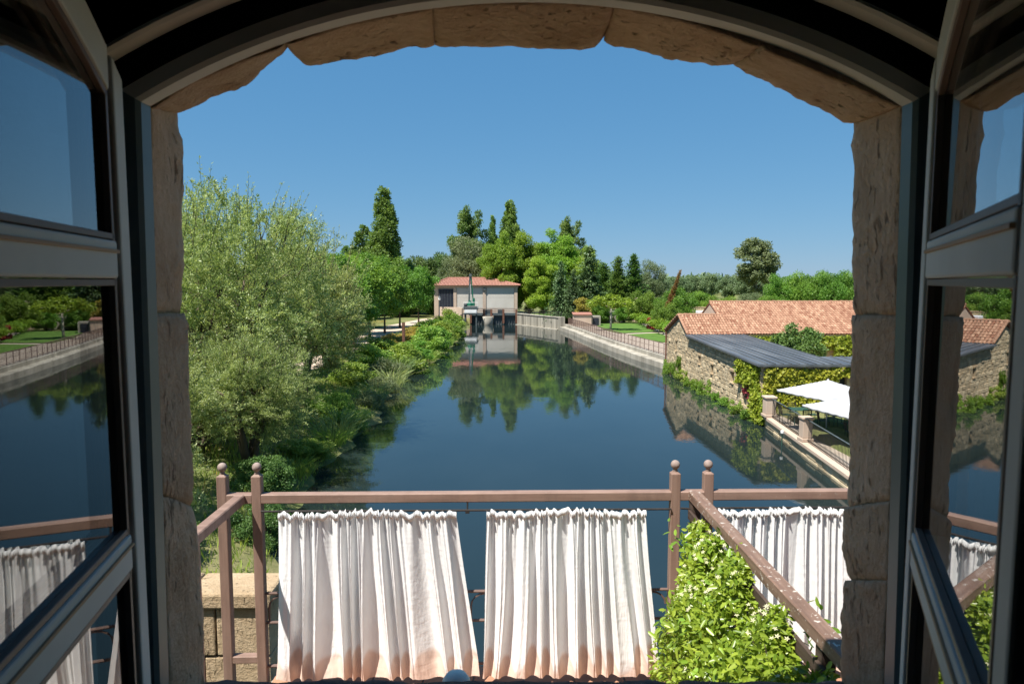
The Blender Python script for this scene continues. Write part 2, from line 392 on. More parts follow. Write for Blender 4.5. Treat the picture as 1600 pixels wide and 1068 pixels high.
class MB:
    def __init__(s, off=(0, 0, 0)):
        s.v = []; s.f = []; s.off = Vector(off); s.t = []
    def add(s, vs, fs, tint=None):
        n = len(s.v)
        s.v += [Vector(p) - s.off for p in vs]
        s.f += [tuple(i + n for i in f) for f in fs]
        if tint is not None: s.t += [tint] * len(fs)
    def box(s, a, b, bev=0.0):
        x0, y0, z0 = (min(a[i], b[i]) for i in range(3)); x1, y1, z1 = (max(a[i], b[i]) for i in range(3))
        if bev <= 0:
            s.add([(x0, y0, z0), (x1, y0, z0), (x1, y1, z0), (x0, y1, z0), (x0, y0, z1), (x1, y0, z1), (x1, y1, z1), (x0, y1, z1)],
                  [(0, 3, 2, 1), (4, 5, 6, 7), (0, 1, 5, 4), (1, 2, 6, 5), (2, 3, 7, 6), (3, 0, 4, 7)])
            return
        bm = bmesh.new()
        bmesh.ops.create_cube(bm, size=1)
        for v in bm.verts:
            v.co = Vector(((v.co.x + .5) * (x1 - x0) + x0, (v.co.y + .5) * (y1 - y0) + y0, (v.co.z + .5) * (z1 - z0) + z0))
        bmesh.ops.bevel(bm, geom=bm.edges[:], offset=bev, segments=2, profile=.5, affect='EDGES')
        bm.verts.index_update()
        s.add([v.co.copy() for v in bm.verts], [[v.index for v in f.verts] for f in bm.faces])
        bm.free()
    def bar(s, p, q, w, h, up=(0, 0, 1)):
        p, q = Vector(p), Vector(q)
        d = (q - p).normalized(); up = Vector(up)
        if abs(d.dot(up)) > .99: up = Vector((0, 1, 0))
        r = d.cross(up).normalized(); u = r.cross(d).normalized()
        c = min(w, h) * .1
        ring = [(-w/2 + c, -h/2), (w/2 - c, -h/2), (w/2, -h/2 + c), (w/2, h/2 - c), (w/2 - c, h/2), (-w/2 + c, h/2), (-w/2, h/2 - c), (-w/2, -h/2 + c)]
        vs = [e + r * a + u * b for e in (p, q) for a, b in ring]
        n = 8
        fs = [(i, (i + 1) % n, n + (i + 1) % n, n + i) for i in range(n)] + [tuple(range(n - 1, -1, -1)), tuple(range(n, 2 * n))]
        s.add(vs, fs)
    def tube(s, pts, radii, n=8, cap=True):
        pts = [Vector(p) for p in pts]
        if not hasattr(radii, '__len__'): radii = [radii] * len(pts)
        vs, fs = [], []
        for i, p in enumerate(pts):
            d = (pts[min(i + 1, len(pts) - 1)] - pts[max(i - 1, 0)]).normalized()
            a = Vector((0, 0, 1)) if abs(d.z) < .9 else Vector((1, 0, 0))
            r = d.cross(a).normalized(); u = r.cross(d)
            for k in range(n):
                t = 2 * math.pi * k / n
                vs.append(p + (r * math.cos(t) + u * math.sin(t)) * radii[i])
        for i in range(len(pts) - 1):
            for k in range(n):
                fs.append((i * n + k, i * n + (k + 1) % n, (i + 1) * n + (k + 1) % n, (i + 1) * n + k))
        if cap:
            fs.append(tuple(range(n - 1, -1, -1))); fs.append(tuple((len(pts) - 1) * n + k for k in range(n)))
        s.add(vs, fs)
    def lathe(s, c, prof, n=14):
        c = Vector(c)
        s.tube([c + Vector((0, 0, z)) for r, z in prof], [max(r, 1e-4) for r, z in prof], n)
    def poly(s, pts, depth):
        pts = [Vector(p) for p in pts]; d = Vector(depth); n = len(pts)
        s.add(pts + [p + d for p in pts], [tuple(range(n)), tuple(range(2 * n - 1, n - 1, -1))] + [(i, n + i, n + (i + 1) % n, (i + 1) % n) for i in range(n)])
    def mesh(s, name, mat=None, smooth=False):
        me = bpy.data.meshes.new(name)
        me.from_pydata([tuple(v) for v in s.v], [], s.f)
        bm = bmesh.new(); bm.from_mesh(me)
        bmesh.ops.recalc_face_normals(bm, faces=bm.faces[:]); bm.to_mesh(me); bm.free()
        if smooth: me.shade_smooth()
        if mat: me.materials.append(MATS[mat])
        if s.t and len(s.t) == len(me.polygons):
            at = me.attributes.new('tint', 'FLOAT', 'FACE'); at.data.foreach_set('value', s.t)
        return me
    def build(s, name, mat, parent=None, smooth=False):
        return obj(name, s.mesh(name, mat, smooth), mat, parent)

def grid_mesh(name, P, mat, smooth=True, attrs=None, flip=False):
    nu, nv = P.shape[:2]
    me = bpy.data.meshes.new(name)
    idx = np.arange(nu * nv).reshape(nu, nv)
    q = np.stack([idx[:-1, :-1], idx[1:, :-1], idx[1:, 1:], idx[:-1, 1:]], -1).reshape(-1, 4)
    if flip: q = q[:, ::-1]
    me.from_pydata(P.reshape(-1, 3).tolist(), [], q.tolist())
    if attrs:
        for k, a in attrs.items():
            at = me.attributes.new(k, 'FLOAT', 'POINT'); at.data.foreach_set('value', a.reshape(-1).astype(np.float32))
    me.materials.append(MATS[mat])
    if smooth: me.shade_smooth()
    return me

def unit(a): return a / np.maximum(np.linalg.norm(a, axis=-1, keepdims=True), 1e-9)
def leaf_mesh(name, P, A, N, L, W, tint, mat, shape='rhomb'):
    n = len(P)
    A = unit(A); S = unit(np.cross(A, N)); Nn = np.cross(S, A)
    L = np.broadcast_to(L, (n,))[:, None]; W = np.broadcast_to(W, (n,))[:, None]
    if shape == 'rhomb':
        V = np.stack([P, P + A * L * .45 + S * W * .5, P + A * L, P + A * L * .45 - S * W * .5], 1); k = 4
        faces = [(0, 1, 2, 3)]
    else:   # folded leaf: two halves about a midrib
        drop = Nn * W * .16
        V = np.stack([P, P + A * L * .3 + S * W * .45 - drop * -1, P + A * L * .7 + S * W * .38 + drop, P + A * L,
                      P + A * L * .7 - S * W * .38 + drop, P + A * L * .3 - S * W * .45 + drop], 1); k = 6
        faces = [(0, 1, 2, 3), (0, 3, 4, 5)]
    nf = len(faces)
    F = (np.array(faces)[None] + (np.arange(n) * k)[:, None, None]).reshape(-1, 4)
    me = bpy.data.meshes.new(name)
    me.vertices.add(n * k); me.vertices.foreach_set('co', V.reshape(-1).astype(np.float32))
    me.loops.add(len(F) * 4); me.loops.foreach_set('vertex_index', F.reshape(-1).astype(np.int32))
    me.polygons.add(len(F)); me.polygons.foreach_set('loop_start', np.arange(0, len(F) * 4, 4, dtype=np.int32))
    me.update(calc_edges=True)
    at = me.attributes.new('tint', 'FLOAT', 'FACE')
    at.data.foreach_set('value', np.repeat(np.broadcast_to(tint, (n,)), nf).astype(np.float32))
    if mat: me.materials.append(MATS[mat])
    return me

def rand_dirs(n): return unit(rng.normal(size=(n, 3)))

def clump_leaves(C, R, per, leaf, aspect=0.5, squash=0.8, up=0.5, droop=0.0, shell=0.55):
    """leaves spread over clumps: centres C (m,3), radii R (m,)"""
    m = len(C)
    P = []; A = []; N = []; T = []
    cnt = np.maximum((per * (R / R.mean()) ** 2).astype(int), 4)
    for i in range(m):
        d = rand_dirs(cnt[i])
        r = R[i] * (shell + (1 - shell) * rng.random(cnt[i]) ** 0.7) * (0.75 + 0.5 * rng.random(cnt[i]))
        p = C[i] + d * r[:, None] * np.array([1, 1, squash])
        P.append(p)
        N.append(unit(d * .8 + rand_dirs(cnt[i]) * .7 + np.array([0, 0, up])))
        a = rand_dirs(cnt[i]) + d * .5 + np.array([0, 0, -droop])
        A.append(a)
        T.append(np.clip(rng.normal(0.5, 0.2, cnt[i]) + rng.normal(0, .12), 0, 1))
    P, A, N, T = map(np.concatenate, (P, A, N, T))
    L = leaf * (0.7 + 0.6 * rng.random(len(P)))
    return P, A, N, L, L * aspect, T

def limbs(mb, H, r0, ends, lean=(0, 0), bottom=-0.3, fork=0.3):
    """tapered trunk to `fork`*H and on to the top, and a limb to each end point"""
    top = Vector((lean[0], lean[1], H))
    pts = []; rad = []
    for i in range(8):
        t = i / 7
        w = 0.05 * H * .3
        pts.append(Vector((lean[0] * t ** 1.5 + w * .3 * math.sin(3 * t + r0 * 40), lean[1] * t ** 1.5 + w * .3 * math.cos(4 * t), bottom + (H - bottom) * t)))
        rad.append(r0 * (1.25 if i == 0 else 1) * (1 - .88 * t))
    mb.tube(pts, rad, 9)
    for e in ends:
        e = Vector(e)
        t = max(0.15, min(.8, (e.z / H) * .62))
        a = Vector((lean[0] * t ** 1.5, lean[1] * t ** 1.5, bottom + (H - bottom) * t))
        mid = a.lerp(e, .5) + Vector((0, 0, -.04 * H + .05 * H * random.random()))
        r = r0 * (1 - .88 * t) * .55
        mb.tube([a, a.lerp(mid, .5), mid, mid.lerp(e, .6), e], [r, r * .8, r * .6, r * .4, r * .15], 6)

TREE_LIB = {}
def tree_lib(key, make):
    if key not in TREE_LIB: TREE_LIB[key] = make()
    return TREE_LIB[key]

def ellipsoid_clumps(n, rx, rz, zc, inner=0.35, lump=0.25, cr=(0.2, 0.34)):
    d = rand_dirs(n)
    r = inner + (1 - inner) * rng.random(n) ** .55
    wob = 1 + lump * np.array([noise.noise(Vector(x) * 2.1 + Vector((rx * 7, rz, zc))) for x in d])
    C = d * (r * wob)[:, None] * np.array([rx, rx, rz]) + np.array([0, 0, zc])
    R = rx * (cr[0] + (cr[1] - cr[0]) * rng.random(n))
    return C, R

def broadleaf(H=9, rx=3.2, zlo=2.6, mat='leaf_mid', n=60, per=220, leaf=.26, seed=1, trunk='bark', r0=.16, inner=.35, lump=.35, aspect=.6, top=None):
    def make():
        rz = (H - zlo) / 2; zc = (H + zlo) / 2
        C, R = ellipsoid_clumps(n, rx * .86, rz * .88, zc, inner, lump)
        crown = leaf_mesh('crown', *clump_leaves(C, R, per, leaf, aspect), mat)
        mb = MB()
        sel = rng.choice(n, min(12, n), replace=False)
        limbs(mb, H * .85, r0, [C[i] * .85 + np.array([0, 0, zc * .12]) for i in sel])
        return mb.mesh('trunk', trunk, True), crown
    return tree_lib(('b', H, rx, zlo, mat, n, per, leaf, seed), make)

def poplar(H=22, rx=2.4, mat='leaf_poplar', n=120, per=170, leaf=.42, seed=1, spires=3):
    def make():
        C = []; R = []
        for s in range(spires):
            a = 2 * math.pi * s / spires + seed
            off = np.array([math.cos(a), math.sin(a)]) * rx * (.42 if spires > 1 else 0)
            hs = H * (1 - .13 * s * rng.random()) if s else H
            k = n // spires
            z = 1.5 + (hs - 1.5) * np.sort(rng.random(k)) ** .9
            env = rx * (.62 if spires > 1 else 1) * np.clip(np.minimum((z / hs) / .22 + .35, (1 - z / hs) ** .62 * 1.5 + .06), .06, 1)
            ang = rng.random(k) * 6.283; rr = env * (.35 + .65 * rng.random(k) ** .6)
            C.append(np.stack([off[0] * (1 - z / hs * .5) + np.cos(ang) * rr, off[1] * (1 - z / hs * .5) + np.sin(ang) * rr, z], 1))
            R.append(np.maximum(env * .46, rx * .13) * (.8 + .5 * rng.random(k)))
        C = np.concatenate(C); R = np.concatenate(R)
        P, A, N, L, W, T = clump_leaves(C, R, per, leaf, .7, 1.7, .3)
        A[:, 2] += .8
        crown = leaf_mesh('crown', P, A, N, L, W, T, mat)
        mb = MB(); limbs(mb, H * .93, H * .016, [C[i] for i in rng.choice(len(C), 8, replace=False)])
        return mb.mesh('trunk', 'bark', True), crown
    return tree_lib(('p', H, rx, mat, n, per, seed, spires), make)

def conifer(H=12, rx=2.6, mat='leaf_conifer', tiers=22, per=26, leaf=.32, seed=1, droop=.25, narrow=False):
    def make():
        P = []; A = []; N = []; T = []
        mb = MB(); limbs(mb, H, H * .02, [])
        for i in range(tiers):
            t = i / (tiers - 1)
            z = H * (.06 + .92 * t)
            rad = rx * ((1 - t) ** .8 * (.8 + .35 * rng.random()) + .04)
            nb = int(6 + 7 * (1 - t))
            for b in range(nb):
                a = rng.random() * 6.283; rl = rad * (.6 + .5 * rng.random())
                ks = rng.random(int(per * rl / rx * 3) + 8)
                d = np.array([math.cos(a), math.sin(a), 0])
                zz = z + (rl * ks) * (.12 if not narrow else .9) - droop * rl * ks ** 2
                p = d * (rl * ks)[:, None]; p[:, 2] = zz
                p += rng.normal(0, .07 * rx * 1.1, (len(ks), 3)) * (.4 + ks[:, None])
                P.append(p); A.append(d + rand_dirs(len(ks)) * .8 + np.array([0, 0, -.2 if not narrow else .8]))
                N.append(rand_dirs(len(ks)) * .6 + np.array([0, 0, 1]) + d * .3)
                T.append(np.clip(rng.normal(.35, .2, len(ks)) + .25 * ks, 0, 1))
        P, A, N, T = map(np.concatenate, (P, A, N, T))
        L = leaf * (.7 + .6 * rng.random(len(P)))
        return mb.mesh('trunk', 'bark', True), leaf_mesh('crown', P, A, N, L, L * .45, T, mat)
    return tree_lib(('c', H, rx, mat, seed, narrow), make)

def willow(H=10.5, rx=5.5, zlo=1.0, seed=1, n=230, twigs=9, leaf=.125, mat='leaf_willow'):
    def make():
        rz = (H - zlo) / 2; zc = (H + zlo) / 2
        C, R = ellipsoid_clumps(n, rx * .88, rz * .86, zc, .25, .3, (.10, .18))
        P = []; A = []; N = []; T = []
        tw = MB()
        for c, r in zip(C, R):
            outward = unit(np.array([c[0], c[1], (c[2] - zc * .55)]))
            tc = rng.normal(.5, .16)
            for k in range(twigs):
                d = unit(outward * .7 + rand_dirs(1)[0] * .75 + np.array([0, 0, .65]))
                ln = r * (1.3 + 1.3 * rng.random())
                m = int(46 + 18 * rng.random())
                t = rng.random(m)
                base = c + rand_dirs(1)[0] * r * .7
                bend = np.array([0, 0, -.35 * ln])
                p = base + d * (t * ln)[:, None] + bend * (t ** 2)[:, None] + rng.normal(0, .05, (m, 3))
                P.append(p); A.append(d * .8 + rand_dirs(m) * .8); N.append(rand_dirs(m) + np.array([0, 0, .5]))
                T.append(np.clip(rng.normal(tc - .04, .30, m), 0, 1))
                if k < 2: tw.tube([base, base + d * ln * .5 + bend * .25, base + d * ln + bend], [.018, .012, .004], 3, False)
        # long wispy shoots breaking the top outline
        for k in range(70):
            a = rng.random() * 6.283; q = rng.random() ** .5
            x, y = math.cos(a) * rx * .8 * q, math.sin(a) * rx * .8 * q
            z = zc + rz * .78 * math.sqrt(max(0, 1 - q * q * .75))
            ln = .9 + 1.5 * rng.random(); m = 30
            t = rng.random(m) ** .8
            d = unit(np.array([x / rx * .6 + rng.normal(0, .2), y / rx * .6 + rng.normal(0, .2), 1.0]))
            p = np.array([x, y, z]) + d * (t * ln)[:, None] + rng.normal(0, .04, (m, 3))
            P.append(p); A.append(d + rand_dirs(m) * .6); N.append(rand_dirs(m)); T.append(np.clip(rng.normal(.45, .2, m), 0, 1))
            tw.tube([(x, y, z - .5), np.array([x, y, z]) + d * ln], [.015, .004], 3, False)
        P, A, N, T = map(np.concatenate, (P, A, N, T))
        L = leaf * (.7 + .6 * rng.random(len(P)))
        crown = leaf_mesh('crown', P, A, N, L, L * .30, T, mat)
        mb = MB()
        for k in range(4):
            a = k * 1.6 + seed
            e = Vector((math.cos(a) * rx * .45, math.sin(a) * rx * .45, H * .62))
            mb.tube([(math.cos(a) * .15, math.sin(a) * .15, -.3), Vector((math.cos(a) * .5, math.sin(a) * .5, H * .16)), e * .55 + Vector((0, 0, .2)), e], [.22, .18, .13, .05], 8)
            for j in range(9):
                c = Vector(C[rng.integers(n)])
                s0 = e * (.35 + .5 * random.random())
                mb.tube([s0, s0.lerp(c, .5) + Vector((0, 0, .3)), c], [.07, .045, .012], 5, False)
        return mb.mesh('trunk', 'bark', True), crown, tw.mesh('twigs', 'bark')
    return tree_lib(('w', H, rx, seed, n), make)

def bush(rx=1.4, h=1.8, mat='leaf_bank', n=26, per=150, leaf=.17, seed=1, aspect=.55):
    def make():
        C, R = ellipsoid_clumps(n, rx * .85, h * .55, h * .42, .3, .5, (.2, .36))
        C[:, 2] = np.maximum(C[:, 2], .1)
        me = leaf_mesh('foliage', *clump_leaves(C, R, per, leaf, aspect), mat)
        mb = MB()
        for k in range(7):
            c = Vector(C[rng.integers(n)])
            mb.tube([(c.x * .1, c.y * .1, -.3), c * .5 + Vector((0, 0, .1)), c], [.035, .025, .008], 5, False)
        return mb.mesh('stem', 'bark', True), me
    return tree_lib(('bu', rx, h, mat, seed, n), make)

def reeds(h=1.6, r=.7, n=160, mat='leaf_reed', seed=1, w=.035):
    def make():
        a = rng.random(n) * 6.283; q = r * rng.random(n) ** .5
        P = np.stack([np.cos(a) * q, np.sin(a) * q, np.full(n, -.1)], 1)
        A = np.stack([np.cos(a) * q / r * .45, np.sin(a) * q / r * .45, np.ones(n)], 1) + rng.normal(0, .14, (n, 3))
        L = h * (.55 + .5 * rng.random(n))
        # each blade as two pieces: upright and bowed over
        tip = P + unit(A) * (L * .68)[:, None]
        A2 = A + np.stack([np.cos(a), np.sin(a), np.full(n, -.5)], 1) * .7
        PP = np.concatenate([P, tip - unit(A) * .12]); AA = np.concatenate([A, A2]); LL = np.concatenate([L * .75, L * .45])
        T = np.clip(rng.normal(.5, .25, 2 * n), 0, 1)
        mb = MB(); mb.tube([(0, 0, -.2), (0, 0, .25)], [.12, .05], 6)
        return mb.mesh('stem', 'bark', True), leaf_mesh('foliage', PP, AA, rand_dirs(2 * n), LL, np.full(2 * n, w), T, mat)
    return tree_lib(('r', h, r, n, mat, seed), make)

def plant(name, lib, loc, label, cat='tree', scale=(1, 1, 1), rz=0.0, group=None, tilt=None, parts=('trunk', 'crown')):
    t = thing(name, label, cat, loc, rz, group)
    t.scale = scale
    if tilt: t.rotation_euler = (tilt[0], tilt[1], rz)
    for pn, me in zip(tuple(parts) + ('twigs',), lib):
        o = obj(pn, me, None, t)
        if pn == 'twigs': o['kind'] = 'stuff'
    return t

# ------------------------------------------------------------------ ground, water, paths
LEFT_EDGE = [(-4.6, -5), (-4.9, 8), (-6.0, 17), (-7.3, 21.5), (-7.5, 28), (-7.2, 35.5), (-8.3, 45), (-8.4, 52), (-7.4, 60), (-7.0, 79), (-7.2, 99), (-7.4, 121)]
RIGHT_EDGE = [(11.5, -5), (11.5, 18), (12.95, 34.3), (13.0, 57), (11.9, 64), (10.8, 72), (9.7, 82), (8.75, 93), (7.24, 105.5), (0.9, 118), (0.8, 121)]
def edge_x(edge, y):
    return np.interp(y, [p[1] for p in edge], [p[0] for p in edge])
def ground_z(x, y):
    dl = edge_x(LEFT_EDGE, y) - x
    dr = x - edge_x(RIGHT_EDGE, y)
    wob = .25 * np.sin(y * .9) + .18 * np.sin(y * 2.3 + 1)
    dl = dl + wob * np.clip(1 - np.abs(dl) / 6, 0, 1)
    zl = np.where(dl < 0, np.maximum(dl * .35, -1.2), 1.0 - (1 - np.clip(dl / 5.0, 0, 1)) ** 2)
    zr = np.where(dr > .7, .85, -1.2)
    z = np.where(dl > -4, zl, np.where(dr > -1, zr, -1.2))
    z = np.where(y > 120.9, .9, z)
    z = np.where((y > 106) & (x < -7.8), .95, z)
    return z
def axis(lo, hi, step, far_lo, far_hi):
    mid = list(np.arange(lo, hi + .001, step))
    a = []; v, s = lo, step
    while v > far_lo: s *= 1.5; v -= s; a.append(v)
    b = []; v, s = hi, step
    while v < far_hi: s *= 1.5; v += s; b.append(v)
    return np.array(a[::-1] + mid + b)
gx = axis(-28, 16, .55, -3500, 3500); gy = axis(-4, 122, .65, -3500, 5000)
GX, GY = np.meshgrid(gx, gy, indexing='ij')
GZ = ground_z(GX, GY)
near = (np.abs(GX) < 40) & (GY < 125) & (GZ > .2)
nz = np.array([[noise.noise(Vector((x * .6, y * .6, 0))) for y in gy] for x in gx])
GZ = GZ + np.where(near & (GX < -5), nz * .13 * np.clip((np.abs(GX + 16.4) - 3.6) / 1.2, 0, 1), 0)
GZ = np.where((np.abs(GX + 16.4) < 4.2) & (GY > 4) & (GY < 121) & (GZ > .9), 1.0, GZ)
g = obj('ground', grid_mesh('ground', np.stack([GX, GY, GZ], -1), 'ground_soil'), None)
tag(g, 'grassy soil bank and land running to the horizon', kind='structure')

mb = MB(); mb.add([(-12, -4, 0), (14.5, -4, 0), (14.5, 119.5, 0), (-12, 119.5, 0)], [(0, 1, 2, 3)])
tag(mb.build('water', 'pond_water'), 'dark blue mill pond mirroring sky and trees', kind='structure')

def strip(name, pts, w, z, mat, label):
    P = []
    for i, (x, y) in enumerate(pts):
        d = Vector(pts[min(i + 1, len(pts) - 1)]) - Vector(pts[max(i - 1, 0)]); d.normalize(); nrm = Vector((d.y, -d.x))
        P.append([(x - nrm.x * w / 2, y - nrm.y * w / 2, z), (x + nrm.x * w / 2, y + nrm.y * w / 2, z)])
    return tag(obj(name, grid_mesh(name, np.array(P), mat, flip=True), None), label, kind='structure')
strip('path', [(-17.5, 8), (-17.4, 30), (-17.0, 60), (-16.6, 80), (-15.5, 100), (-13, 117), (-10, 121)], 5.4, 1.012, 'gravel_path', 'pinkish gravel path between rows of trees')

# right bank: pavement along the quay, lawns, terrace floor
walk = [(edge_x(RIGHT_EDGE, y) + 2.15, y) for y in (57, 64, 72, 82, 93, 104)]
P = np.array([[(edge_x(RIGHT_EDGE, y) + .95, y, .955), (24, y, .955)] for y in np.linspace(52, 104.5, 24)])
tag(obj('pavement', grid_mesh('pavement', P, 'paving', flip=True), None), 'pale pinkish paved walk behind the quay railing', kind='structure')
def lawn(pts, label):
    m = MB(); m.poly([(x, y, .99) for x, y in pts], (0, 0, .035))
    tag(m.build('lawn', 'lawn'), label, kind='structure')
lawn([(12.6, 104), (19.8, 106), (18.6, 87.5), (13.4, 85.0), (12.3, 92)], 'sunlit mown lawn around the young pollarded tree')
lawn([(14.2, 83.2), (18.4, 85.5), (18.0, 72), (16.0, 72.5), (14.9, 77)], 'near strip of mown lawn beside the paved walk')
m = MB(); m.add([(11.0, 8, .60), (40, 8, .60), (40, 36, .60), (13.3, 36, .60)], [(0, 1, 2, 3)])
tag(m.build('terrace', 'sandy_floor'), 'sandy ochre cafe terrace floor beside the pond', kind='structure')
m = MB(); m.add([(12.05, 20, .604), (14.2, 20, .604), (15.0, 34.6, .604), (13.2, 34.6, .604)], [(0, 1, 2, 3)])
tag(m.build('terrace_pavement', 'paving'), 'pale paved strip along the terrace railing', kind='structure')
m = MB(); m.add([(13.3, 38, .86), (40, 38, .86), (40, 50.4, .86), (13.3, 50.4, .86)], [(0, 1, 2, 3)])
tag(m.build('courtyard', 'sandy_floor'), 'small courtyard floor behind the low wing', kind='structure')

# ------------------------------------------------------------------ the room and the window we look through
Y_IN, Y_OUT = 1.20, 1.42          # frame side and outdoor side of the stone reveal
def world_pts(px, Y): return [on_y(x, y, Y) for x, y in px]
def resample(pts, n):
    pts = [Vector(p) for p in pts]
    d = [0]
    for a, b in zip(pts, pts[1:]): d.append(d[-1] + (b - a).length)
    t = np.linspace(0, d[-1], n)
    arr = np.array(pts)
    return np.stack([np.interp(t, d, arr[:, k]) for k in range(3)], 1)
WC = Vector((0.03, 0, 7.1))        # middle of the opening
def stone_block(name, inner, outer, parent, n=34, m=12, back=.20, amp=.0075, trim=0.0, mat='reveal_stone', seed=0):
    I = resample(inner, n + 2); O = resample(outer, n + 2)
    tt = np.linspace(trim, 1 - trim, n)
    I = np.stack([np.interp(tt, np.linspace(0, 1, n + 2), I[:, k]) for k in range(3)], 1)
    O = np.stack([np.interp(tt, np.linspace(0, 1, n + 2), O[:, k]) for k in range(3)], 1)
    P = np.zeros((n, m + 2, 3))
    for i in range(n):
        ctr = (I[i] + O[i]) / 2
        dirn = np.array([ctr[0] - WC.x, 0, (ctr[2] - WC.z)])
        # push mostly square to the edge
        e = (I[min(i + 1, n - 1)] - I[max(i - 1, 0)]); nr = np.array([e[2], 0, -e[0]]); nr /= np.linalg.norm(nr)
        if nr.dot(dirn) < 0: nr = -nr
        for j in range(m):
            v = j / (m - 1)
            p = I[i] * (1 - v) + O[i] * v
            q = Vector(p) + Vector((seed * 3.1, 0, seed))
            edge = min(i, n - 1 - i) / 2.0
            rnd_ = max(0, 1 - edge) ** 2 * .0045 + max(0, 1 - (m - 1 - j) / 2.0) ** 2 * .005
            w = noise.noise(q * 14) * amp + noise.noise(q * 45) * amp * .45 + noise.noise(q * 120) * amp * .3
            P[i, j + 1] = p + nr * (w * (.3 + .7 * v) + rnd_)
        P[i, 0] = I[i] + nr * back
        P[i, m + 1] = O[i] + nr * back
    mb = MB()
    idx = lambda i, j: i * (m + 2) + j
    fs = [(idx(i, j), idx(i + 1, j), idx(i + 1, j + 1), idx(i, j + 1)) for i in range(n - 1) for j in range(m + 1)]
    fs += [(idx(i, m + 1), idx(i + 1, m + 1), idx(i + 1, 0), idx(i, 0)) for i in range(n - 1)]
    fs += [tuple(idx(0, j) for j in range(m + 2)), tuple(idx(n - 1, j) for j in range(m + 1, -1, -1))]
    mb.add(P.reshape(-1, 3).tolist(), fs)
    return mb.build(name, mat, parent, True)

surround = thing('stone_window_surround', 'rough sandstone arched surround framing the whole view', 'window surround', (WC.x, 1.3, 6.5))
surround_inv = Matrix.Translation(-Vector((WC.x, 1.3, 6.5)))
def adopt(o, parent):
    o.matrix_parent_inverse = Matrix.Translation(-parent.location) if parent.parent is None else Matrix.Identity(4)
    return o
VOUS = [  # (inner frame-side edge, outer weathered edge) of each arch stone, as seen
    ([(233, 172), (300, 127), (370, 98), (446, 72)], [(279, 181), (318, 167), (350, 150), (392, 130), (412, 113), (420, 104), (436, 92), (452, 78)]),
    ([(446, 72), (520, 45), (600, 25), (676, 12)], [(452, 78), (466, 92), (480, 106), (520, 101), (560, 95), (636, 81), (680, 77)]),
    ([(676, 12), (760, 4), (860, 1), (962, 9)], [(680, 77), (740, 79), (800, 77), (870, 79), (926, 81), (934, 76), (942, 69)]),
    ([(962, 9), (1030, 22), (1110, 45), (1190, 75)], [(942, 69), (958, 76), (1012, 87), (1060, 98), (1108, 110), (1141, 108)]),
    ([(1190, 75), (1260, 103), (1340, 136), (1412, 168)], [(1141, 108), (1160, 117), (1200, 134), (1262, 165), (1327, 201)]),
]
for k, (a, b) in enumerate(VOUS):
    adopt(stone_block('voussoir', world_pts(a, Y_IN), world_pts(b, Y_OUT), surround, seed=k), surround)
JAMBS = [
    ([(232, 110), (233, 172), (235, 300), (238, 489)], [(278, 130), (279, 181), (281, 205), (288, 222), (289, 350), (292, 425), (287, 450), (288, 489)]),
    ([(238, 489), (246, 640), (252, 771)], [(295, 489), (298, 520), (303, 700), (305, 745), (302, 791)]),
    ([(252, 771), (258, 920), (264, 1100)], [(305, 791), (312, 850), (318, 940), (323, 1000), (326, 1100)]),
    ([(1413, 110), (1412, 168), (1409, 330), (1405, 492)], [(1327, 140), (1328, 201), (1330, 300), (1328, 400), (1329, 470), (1333, 492)]),
    ([(1405, 492), (1400, 640), (1394, 781)], [(1326, 492), (1329, 560), (1323, 680), (1321, 740), (1318, 793)]),
    ([(1394, 781), (1391, 850), (1389, 906)], [(1312, 793), (1313, 830), (1317, 870), (1322, 906)]),
    ([(1389, 906), (1386, 980), (1382, 1100)], [(1314, 906), (1313, 960), (1311, 1040), (1312, 1100)]),
]
for k, (a, b) in enumerate(JAMBS):
    adopt(stone_block('jamb_stone', world_pts(a, Y_IN), world_pts(b, Y_OUT), surround, seed=10 + k), surround)
# sill stones, their worn outer edge just in view
for k, (x0, x1) in enumerate(((-.70, -.22), (-.215, .36), (.366, .74))):
    n, m = 40, 10
    P = np.zeros((n, m + 2, 3))
    for i in range(n):
        x = x0 + (x1 - x0) * i / (n - 1)
        for j in range(m):
            y = Y_IN - .05 + (Y_OUT + .012 - Y_IN + .05) * j / (m - 1)
            q = Vector((x * 9, y * 9, k))
            z = 6.537 + noise.noise(q) * .006 + noise.noise(q * 3.1) * .004 - max(0, 1 - min(i, n - 1 - i) / 3) ** 2 * .006 - (.012 if j == m - 1 else 0)
            P[i, j + 1] = (x, y + noise.noise(q * 1.7) * .006, z)
        P[i, 0] = (x, Y_IN - .05, 6.40); P[i, m + 1] = (x, Y_OUT + .012, 6.40)
    mb = MB()
    idx = lambda i, j: i * (m + 2) + j
    mb.add(P.reshape(-1, 3).tolist(), [(idx(i, j), idx(i + 1, j), idx(i + 1, j + 1), idx(i, j + 1)) for i in range(n - 1) for j in range(m + 1)] +
           [tuple(idx(0, j) for j in range(m + 2)), tuple(idx(n - 1, j) for j in range(m + 1, -1, -1))])
    adopt(mb.build('sill_stone', 'sill_stone', surround, True), surround)

